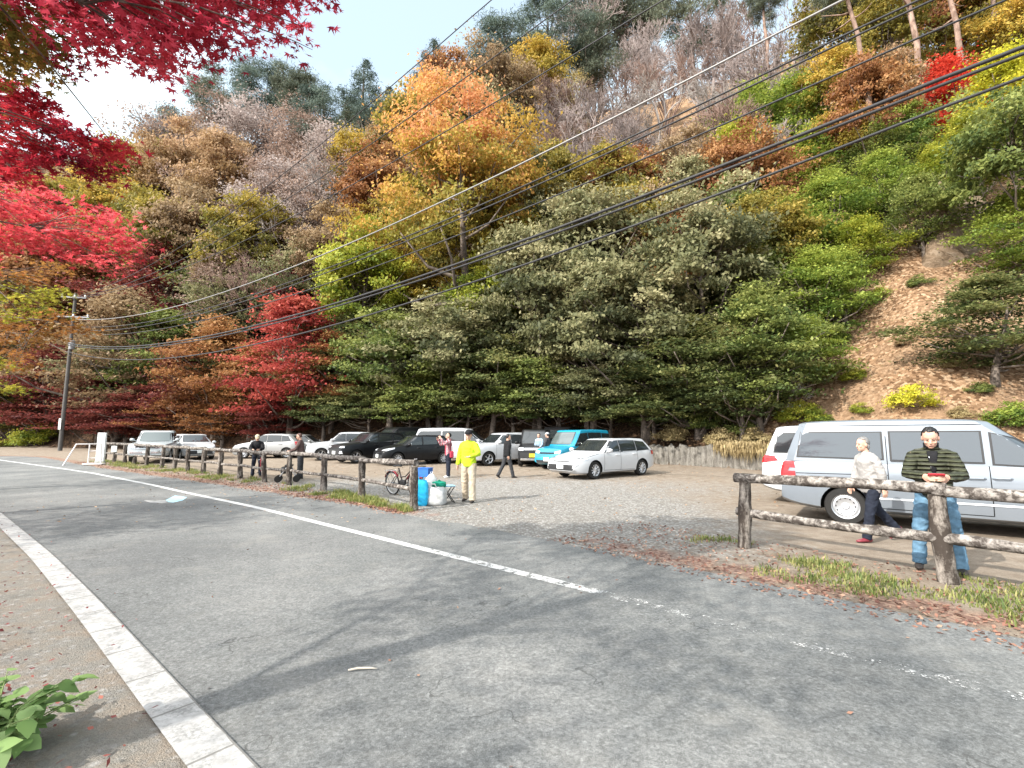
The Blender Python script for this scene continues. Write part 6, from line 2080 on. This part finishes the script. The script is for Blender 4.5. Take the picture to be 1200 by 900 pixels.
def near_maple(label, base, trunk_top, sprays, seed, trunk_r=.2, hubd=2.0):
    rg = np.random.default_rng(seed)
    root = empty('maple_tree', base, 0, label, 'tree', 'maples overhanging the road at the left')
    b = Vector(base); tt = Vector(trunk_top) - b
    tm = MB()
    pts = [Vector((0, 0, -.4)), Vector((0, 0, .2)), tt * .35 + Vector((.1, -.05, 0)), tt * .7 + Vector((-.05, .05, 0)), tt]
    tm.tube(pts, [trunk_r * 1.3, trunk_r, trunk_r * .85, trunk_r * .7, trunk_r * .45], 12)
    groups = {}; hubs = []
    for (c, rx, rz, nl, m, size) in sprays:
        c = Vector(c) - b
        hub = None if not hubs else min(hubs, key=lambda h: (h[0] - c).length)
        if hub is None or (hub[0] - c).length > hubd:
            hf = min(.97, max(.3, (c.z - .5) / tt.z)); st = pts[2].lerp(pts[4], max(0, (hf - .35) / .65))
            m1 = st.lerp(c, .35) + Vector((rg.normal(0, .15), rg.normal(0, .15), rg.uniform(.25, .6)))
            m2 = st.lerp(c, .7) + Vector((rg.normal(0, .15), rg.normal(0, .15), rg.uniform(.1, .4)))
            tm.tube([st, st.lerp(m1, .5), m1, m1.lerp(m2, .5), m2, c], [.035, .03, .026, .02, .014, .006], 7)
            hubs.append((c, m2))
        else:
            s_ = hub[1].lerp(hub[0], rg.uniform(.1, .8)); md = s_.lerp(c, .55) + Vector((0, 0, rg.uniform(.02, .12)))
            tm.tube([s_, md, c], [.010, .007, .003], 5)
        for q in range(3):
            o = Vector((rg.normal(0, rx * .5), rg.normal(0, rx * .5), rg.normal(0, rz * .4)))
            tm.tube([c, c + o], [.004, .002], 4)
        P = rg.normal(0, 1, (nl, 3)) * np.array([rx, rx, rz]) * .62
        P[:, 2] -= .22 * np.hypot(P[:, 0], P[:, 1])
        out = P.copy(); out[:, 2] = -.55 * np.linalg.norm(P[:, :2], axis=1) - .1
        N = rg.normal(size=(nl, 3)) * .38 + np.array([0, 0, 1.0])
        D = unit(out + rg.normal(size=(nl, 3)) * .25)
        groups.setdefault((m.name, size), [m, [], [], [], []])
        g = groups[(m.name, size)]
        g[1].append(P + np.array(c)); g[2].append(N); g[3].append(D); g[4].append(np.full(nl, rg.uniform(0, 1)))
    tm.build('trunk', M_BARK, root, 3)
    for (nm, size), (m, P, N, D, C) in groups.items():
        link_mesh('crown', star_leaves('maple_crown', np.concatenate(P), np.concatenate(N), np.concatenate(D), size, m, rg, np.concatenate(C)), root)
    return root


def at(px, py, t):
    d = ray(px, py); return (d[0] * t, d[1] * t, CAMH + d[2] * t)


rg = np.random.default_rng(12)
S = []
def low_edge(x): return np.interp(x, [-60, 0, 60, 100, 140, 185, 215, 250, 290, 330, 360], [105, 95, 88, 66, 74, 84, 62, 48, 42, 36, 18])
for x in np.arange(-70, 372, 21):
    for y in np.arange(-150, 100, 24):
        e = low_edge(x)
        xx, yy = x + rg.uniform(-9, 9), y + rg.uniform(-9, 9)
        if yy > e - 12: continue
        if rg.random() < .12 and yy > 0: continue
        m = F_OLIV if (x < 70 and yy > -10 and rg.random() < .75) else F_CRIM
        S.append((at(xx, yy, rg.uniform(3.5, 4.7)), .18, .075, 105 if x < 300 else 62, m, .06))
for x, y in ((200, 78), (186, 70), (345, 48), (352, 30), (300, 46), (262, 52)):
    S.append((at(x, y, 3.8), .10, .05, 26, F_CRIM, .055))
for x, y in ((2, 118), (12, 150), (8, 185), (35, 128), (48, 150), (30, 170), (70, 152), (62, 172), (90, 160), (85, 186), (110, 166), (105, 190), (122, 180), (135, 172), (112, 202), (-15, 140), (-10, 200), (25, 195), (50, 190), (-5, 95), (8, 105), (25, 112), (-12, 118), (18, 132), (40, 112), (0, 165), (20, 205), (45, 172), (5, 135), (60, 140)):
    S.append((at(x, y, rg.uniform(4.4, 5.2)), .16, .065, 100, F_CRIMD, .063))
for k in range(44):                              # the rest of the crown, above and behind the picture
    v = rg.normal(size=3); v /= np.linalg.norm(v); q = rg.uniform(.35, 1) ** .6
    c = np.array([-6.2, -.2, 6.7]) + v * q * np.array([2.7, 2.7, 1.4])
    if c[1] > .5 and abs(c[0] / max(c[1], .1)) < 1.2 and c[2] < 1.6 + .8 * c[1]: continue
    S.append((tuple(c), .5, .2, 95, F_CRIM, .09))
near_maple('crimson maple whose leaves hang into the upper left corner', (-6.46, -.52, 0), (-6.1, -.2, 6.7), S, 5)
S = []
for x in np.arange(-60, 150, 17):
    for y in np.arange(212, 316, 15):
        top = np.interp(x, [-60, 40, 90, 150], [205, 212, 232, 262]); bot = np.interp(x, [-60, 0, 60, 120, 155], [308, 300, 292, 312, 306])
        if y < top or y > bot or rg.random() < .12: continue
        S.append((at(x + rg.uniform(-6, 6), y + rg.uniform(-6, 6), rg.uniform(9.2, 11)), .32, .10, 74, F_PINK, .10))
for k in range(75):
    v = rg.normal(size=3); v /= np.linalg.norm(v)
    c = np.array([-13.4, 6.0, 5.6]) + v * rg.uniform(.3, 1) * np.array([3.0, 2.6, 1.5])
    S.append((tuple(c), .55, .2, 80, F_PINK, .11))
near_maple('pink-red maple at the left edge above the orange leaves', (-14.2, 7.6, 0), (-12.8, 8.6, 5.6), S, 6, .18)
S = []
for x, y, m in ((-20, 330, F_GRN), (10, 325, F_ORNG), (40, 318, F_ORNG), (70, 312, F_ORNG), (15, 345, F_GRN), (40, 345, F_GRN), (62, 340, F_GRN), (-10, 360, F_GRN), (20, 368, F_GRN), (48, 365, F_GRN), (78, 372, F_ORNG), (5, 385, F_ORNG), (35, 388, F_ORNG),
                (60, 385, F_ORNG), (90, 383, F_ORNG), (-15, 400, F_ORNG), (15, 408, F_ORNG), (40, 402, F_ORNG), (0, 425, F_GRN), (25, 428, F_ORNG), (-20, 445, F_GRN), (8, 450, F_GRN)):
    for q in range(3):
        S.append((at(x + rg.uniform(-12, 12), y + rg.uniform(-7, 7), rg.uniform(12.5, 14.5)), .36, .11, 46, m, .105))
for k in range(30):
    v = rg.normal(size=3); v /= np.linalg.norm(v)
    c = np.array([-18, 12.5, 5.2]) + v * rg.uniform(.4, 1) * np.array([2.6, 2.2, 1.2])
    S.append((tuple(c), .55, .2, 44, F_ORNG, .12))
near_maple('orange and yellow-green maple at the left edge below the pink-red one', (-18.6, 12.4, 0), (-17.4, 12.8, 4.6), S, 8, .18)

# ------------------------------------------------------------------ leafy plant in the lower left corner
F_PLANT = foliage('fresh_green_plant_leaf', (.09, .17, .05), (.30, .42, .17), (.18, .28, .09), trans=.35)
HEART = np.array([(0, 0), (.10, .30), (.34, .40), (.62, .30), (1.0, 0), (.62, -.30), (.34, -.40), (.10, -.30)])
pc_ = G(-14, 893)
root = empty('leafy_plant', pc_, 0, 'leafy green plant growing at the lower left corner beside the kerb', 'plant')
rg = np.random.default_rng(3)
st = MB(); P = []; D = []; N = []; CL = []
for k in range(34):
    a = rg.uniform(0, 6.28); L = rg.uniform(.12, .40)
    tip = Vector((math.cos(a) * L, math.sin(a) * L * .9, rg.uniform(.12, .34)))
    st.tube([(tip.x * .1, tip.y * .1, -.02), (tip.x * .5, tip.y * .5, tip.z * .75), tuple(tip)], [.005, .004, .002], 5)
    for j in range(9):
        t = rg.uniform(.35, 1.0)
        b_ = Vector((tip.x * t, tip.y * t, tip.z * (.35 + .65 * t)))
        aa = a + rg.normal(0, .9)
        P.append(tuple(b_)); D.append((math.cos(aa), math.sin(aa), rg.uniform(-.5, .15))); N.append((rg.normal(0, .3), rg.normal(0, .3), 1)); CL.append(rg.uniform(0, 1))
st.build('stem', simple('green_stem', (.12, .16, .05), .7), root, 3)
P, D, N = np.array(P), np.array(D), np.array(N)
n_ = len(P); N = unit(N); a_ = unit(D - N * np.sum(D * N, 1, keepdims=True)); b_ = np.cross(N, a_)
s_ = rg.uniform(.055, .115, (n_, 1, 1)); cv = rg.uniform(-.3, -.05, (n_, 1, 1))
V = P[:, None, :] + s_ * (a_[:, None, :] * HEART[None, :, 0:1] + b_[:, None, :] * HEART[None, :, 1:2] + N[:, None, :] * cv * (HEART[None, :, 0:1] ** 2 - .6 * np.abs(HEART[None, :, 1:2])))
link_mesh('leaves', np_mesh('plant_leaves', V.reshape(-1, 3), len(HEART), F_PLANT, {'rnd': rg.uniform(0, 1, n_), 'clump': CL, 'hgt': np.full(n_, .5)}), root)

# ------------------------------------------------------------------ grass, weeds and fallen leaves
F_GRASS = foliage('verge_grass', (.075, .11, .025), (.33, .29, .11), (.17, .20, .05), trans=.25)
F_GRASSG = foliage('green_verge_grass', (.065, .10, .028), (.30, .27, .11), (.15, .175, .05), trans=.25)
F_DRY = foliage('dry_hanging_grass', (.22, .16, .08), (.46, .37, .20), (.34, .26, .13), trans=.2)
F_LITR = foliage('fallen_red_brown_leaves', (.09, .038, .03), (.35, .225, .155), (.21, .10, .07), trans=.1)
F_LITT = foliage('fallen_tan_leaves', (.14, .086, .048), (.43, .31, .205), (.28, .18, .108), trans=.1)


def blades(name, pts, hmin, hmax, m, rg, spread=.05, per=9, droop=0.0):
    Vv = []; rn = []; cl = []
    for p in pts:
        c = rg.uniform(0, 1); hh = rg.uniform(hmin, hmax)
        for k in range(per):
            a = rg.uniform(0, 6.28); b = np.array(p) + np.array([rg.normal(0, spread), rg.normal(0, spread), -.01])
            h = hh * rg.uniform(.5, 1.1); w = rg.uniform(.004, .010) * (1 + 1.5 * (hh > .2))
            dr = np.array([math.cos(a), math.sin(a), 0]) ; ln = rg.uniform(.15, .7) * h
            sd = np.array([-dr[1], dr[0], 0]) * w
            tip = b + dr * ln + np.array([0, 0, h * (1 - droop * rg.uniform(.6, 1.6))])
            md = b + dr * ln * .35 + np.array([0, 0, h * .62])
            Vv += [b - sd, b + sd, md + sd * .8, md - sd * .8, md - sd * .8, md + sd * .8, tip + sd * .1, tip - sd * .1]
            r_ = rg.uniform(0, 1); rn += [r_, r_]; cl += [c, c]
    me = np_mesh(name, np.array(Vv), 4, m, {'rnd': rn, 'clump': cl, 'hgt': [.5] * len(rn)})
    return tag(link_mesh(name, me), kind='stuff')


def litter_obj(name, pts, size, m, rg, lift=.012):
    P = np.array(pts); n = len(P)
    P = P + np.array([0, 0, lift])
    N = rg.normal(size=(n, 3)) * .35 + np.array([0, 0, 1.0])
    V = leaf_quads(rg, P, N, size, .62)
    me = np_mesh(name, V, 4, m, {'rnd': rg.uniform(0, 1, n), 'clump': rg.uniform(0, 1, n), 'hgt': [.5] * n})
    return tag(link_mesh(name, me), kind='stuff')


rg = np.random.default_rng(21)
LPa = np.array([(p.x, p.y) for p in lp])
def along_left(t):
    L = np.concatenate([[0], np.cumsum(np.linalg.norm(np.diff(LPa, axis=0), axis=1))]); s_ = t * L[-1]
    return np.array([np.interp(s_, L, LPa[:, 0]), np.interp(s_, L, LPa[:, 1])])
nr = np.array([-.62, -.78])                        # from the fence towards the road
def edge_gap(p):                                    # distance from p to the asphalt edge
    return float(np.min(np.hypot(RE2[:, 0] - p[0], RE2[:, 1] - p[1])))
pg_, pl_ = [], []
for k in range(2400):
    p = along_left(rg.uniform(0, 1) ** 1.6); g_ = edge_gap(p)
    q = p + nr * rg.uniform(-.25, .8) * max(.2, g_ * .75)
    if fbm(q[0] * 1.1, q[1] * 1.1, 5, 3) > .44 and len(pg_) < 1300: pg_.append((q[0], q[1], float(gz(*q))))
for k in range(5200):
    p = along_left(rg.uniform(0, 1) ** 1.6); g_ = edge_gap(p)
    q = p + nr * (g_ * rg.uniform(.05, 1.05)) + rg.normal(0, .12, 2)
    pl_.append((q[0], q[1], float(gz(*q))))
blades('verge_grass', pg_, .05, .17, F_GRASS, rg, .06, 10)
litter_obj('fallen_leaves', pl_, .055, F_LITR, rg)
pg_, pl_ = [], []
A2 = np.array([pa.x, pa.y]); d2_ = np.array([fd_.x, fd_.y]); n2_ = -np.array([fn.x, fn.y])
for k in range(5000):
    t = rg.uniform(-.7, 5.2); o_ = rg.uniform(-.35, 1.25)
    q = A2 + d2_ * t + n2_ * o_
    if fbm(q[0] * 1.3 + 7, q[1] * 1.3, 15, 3) > .50 and edge_gap(q) > .35 and len(pg_) < 430: pg_.append((q[0], q[1], 0))
for k in range(5200):
    t = rg.uniform(-2.2, 5.5); o_ = rg.uniform(-.6, 1.9)
    q = A2 + d2_ * t + n2_ * o_
    if rg.random() < .4 + .6 * math.exp(-abs(edge_gap(q) - .2) / .35): pl_.append((q[0], q[1], 0))
blades('verge_grass', pg_, .03, .10, F_GRASSG, rg, .07, 12)
litter_obj('fallen_leaves', pl_, .045, F_LITR, rg)
# edge of the lot entrance, road and left shoulder
pl_ = []
for k in range(900):
    i = int(rg.integers(0, NS)); q = RE2[i] + rg.normal(0, .25, 2)
    if -12 < q[0] < 6 and q[1] > 2: pl_.append((q[0], q[1], float(gz(*q)) + .006))
for k in range(26):
    q = (rg.uniform(-4, 3.5), rg.uniform(2.2, 8)); pl_.append((q[0], q[1], .006))
litter_obj('fallen_leaves', pl_, .034, F_LITR, rg)
pl_ = []
iL = np.where((LL[:, 0] > -13) & (LL[:, 0] < 1))[0]
for k in range(12000):
    i = int(iL[rg.integers(0, len(iL))]); q = LL[i] + nL[i] * (.85 + abs(rg.normal(0, .75)) - (rg.random() < .10) * rg.uniform(0, .9)) + rg.normal(0, .15, 2)
    if -16 < q[0] < 1 and q[1] > .5: pl_.append((q[0], q[1], .03 + .04 * np.clip((np.min(np.hypot(LL[:, 0] - q[0], LL[:, 1] - q[1])) - 1.6) / 1, 0, 3)))
litter_obj('fallen_leaves', pl_, .034, foliage('fallen_dark_red_leaves', (.06, .012, .015), (.30, .11, .08), (.17, .035, .035), trans=.1), rg, .02)
# lot: a sprinkle near the back
pl_ = []
for k in range(1500):
    q = (rg.uniform(-12, 12), rg.uniform(9, 24))
    if foot_dist(*q) < -.3: pl_.append((q[0], q[1], float(gz(*q))))
litter_obj('fallen_leaves', pl_, .06, F_LITT, rg)
# open slope on the right
pl_ = []
while len(pl_) < 24000:
    q = (rg.uniform(9, 46), rg.uniform(12, 48)); fd0 = float(foot_dist(*q))
    if .3 < fd0 < 34 and q[0] > 8 + fd0 * .35: pl_.append((q[0], q[1], float(hz(*q)) + .02))
litter_obj('slope_leaf_litter', pl_, .085, F_LITT, rg, .03)
# dry grass hanging over the retaining wall
pts = []
for k in range(1000):
    i = int(rg.integers(0, len(Q) if len(Q) < 60 else 46)); w0 = wall_pts[0]
    t = rg.uniform(0, 1)
    Qw, _ = resample(wall_pts, 60); j = int(t * 59); q = Qw[j] + rg.normal(0, .12, 2)
    if fbm(j * .21, 3.3, 9, 2) < .36: continue
    pts.append((q[0] - .15, q[1] - .2, float(gz(*q)) + rg.uniform(.75, 1.15)))
blades('hanging_dry_grass', pts, .14, .36, F_DRY, rg, .16, 14, droop=1.7)

# rock face high on the right slope
hr = hill_hit(1150, 275)
mb = MB(); mb.ball((0, 0, 0), (1, 1, 1), 40)
rgx = np.random.default_rng(9)
vs = []
for v in mb.v:
    v = np.array(v); k = 1 + .95 * (fbm(v[0] * 3.6 + v[2] * 1.3 + 5, v[1] * 2.2 + v[2] * 3 + 5, 2, 4) - .45)
    vs.append((v[0] * 4.6 * k, v[1] * 1.7 * k, v[2] * 4.4 * k))
mb.v = vs
n = NM('tan_grey_rock', .92, .1); co = n.coord('Object', (1, 1, 2.6)); v1 = n.noise(co, .9, 8, .68, .6)
n.base(n.ramp(v1, [(.3, (.085, .058, .038)), (.5, (.20, .145, .098)), (.7, (.30, .24, .18))])); n.bump(v1, 1.0, .25)
o = mb.build('rock_face', n.m, None, 3, hr + Vector((.5, 1.3, -1.6)))
tag(o, 'tan grey rock face at the top of the bare leafy slope', 'rock'); o.rotation_euler = (0, .35, .4)
# stick on the road
p = G(424, 788)
o = MB().tube([(-.09, 0, .016), (-.03, .012, .018), (.05, .005, .017), (.10, -.012, .016)], [.006, .008, .007, .004], 7).build('stick', simple('pale_dry_wood', (.42, .38, .32), .8), None, 3, p + Vector((0, 0, .006)))
o.rotation_euler = (0, 0, R(10)); tag(o, 'small pale dry stick lying on the asphalt in the foreground', 'stick')
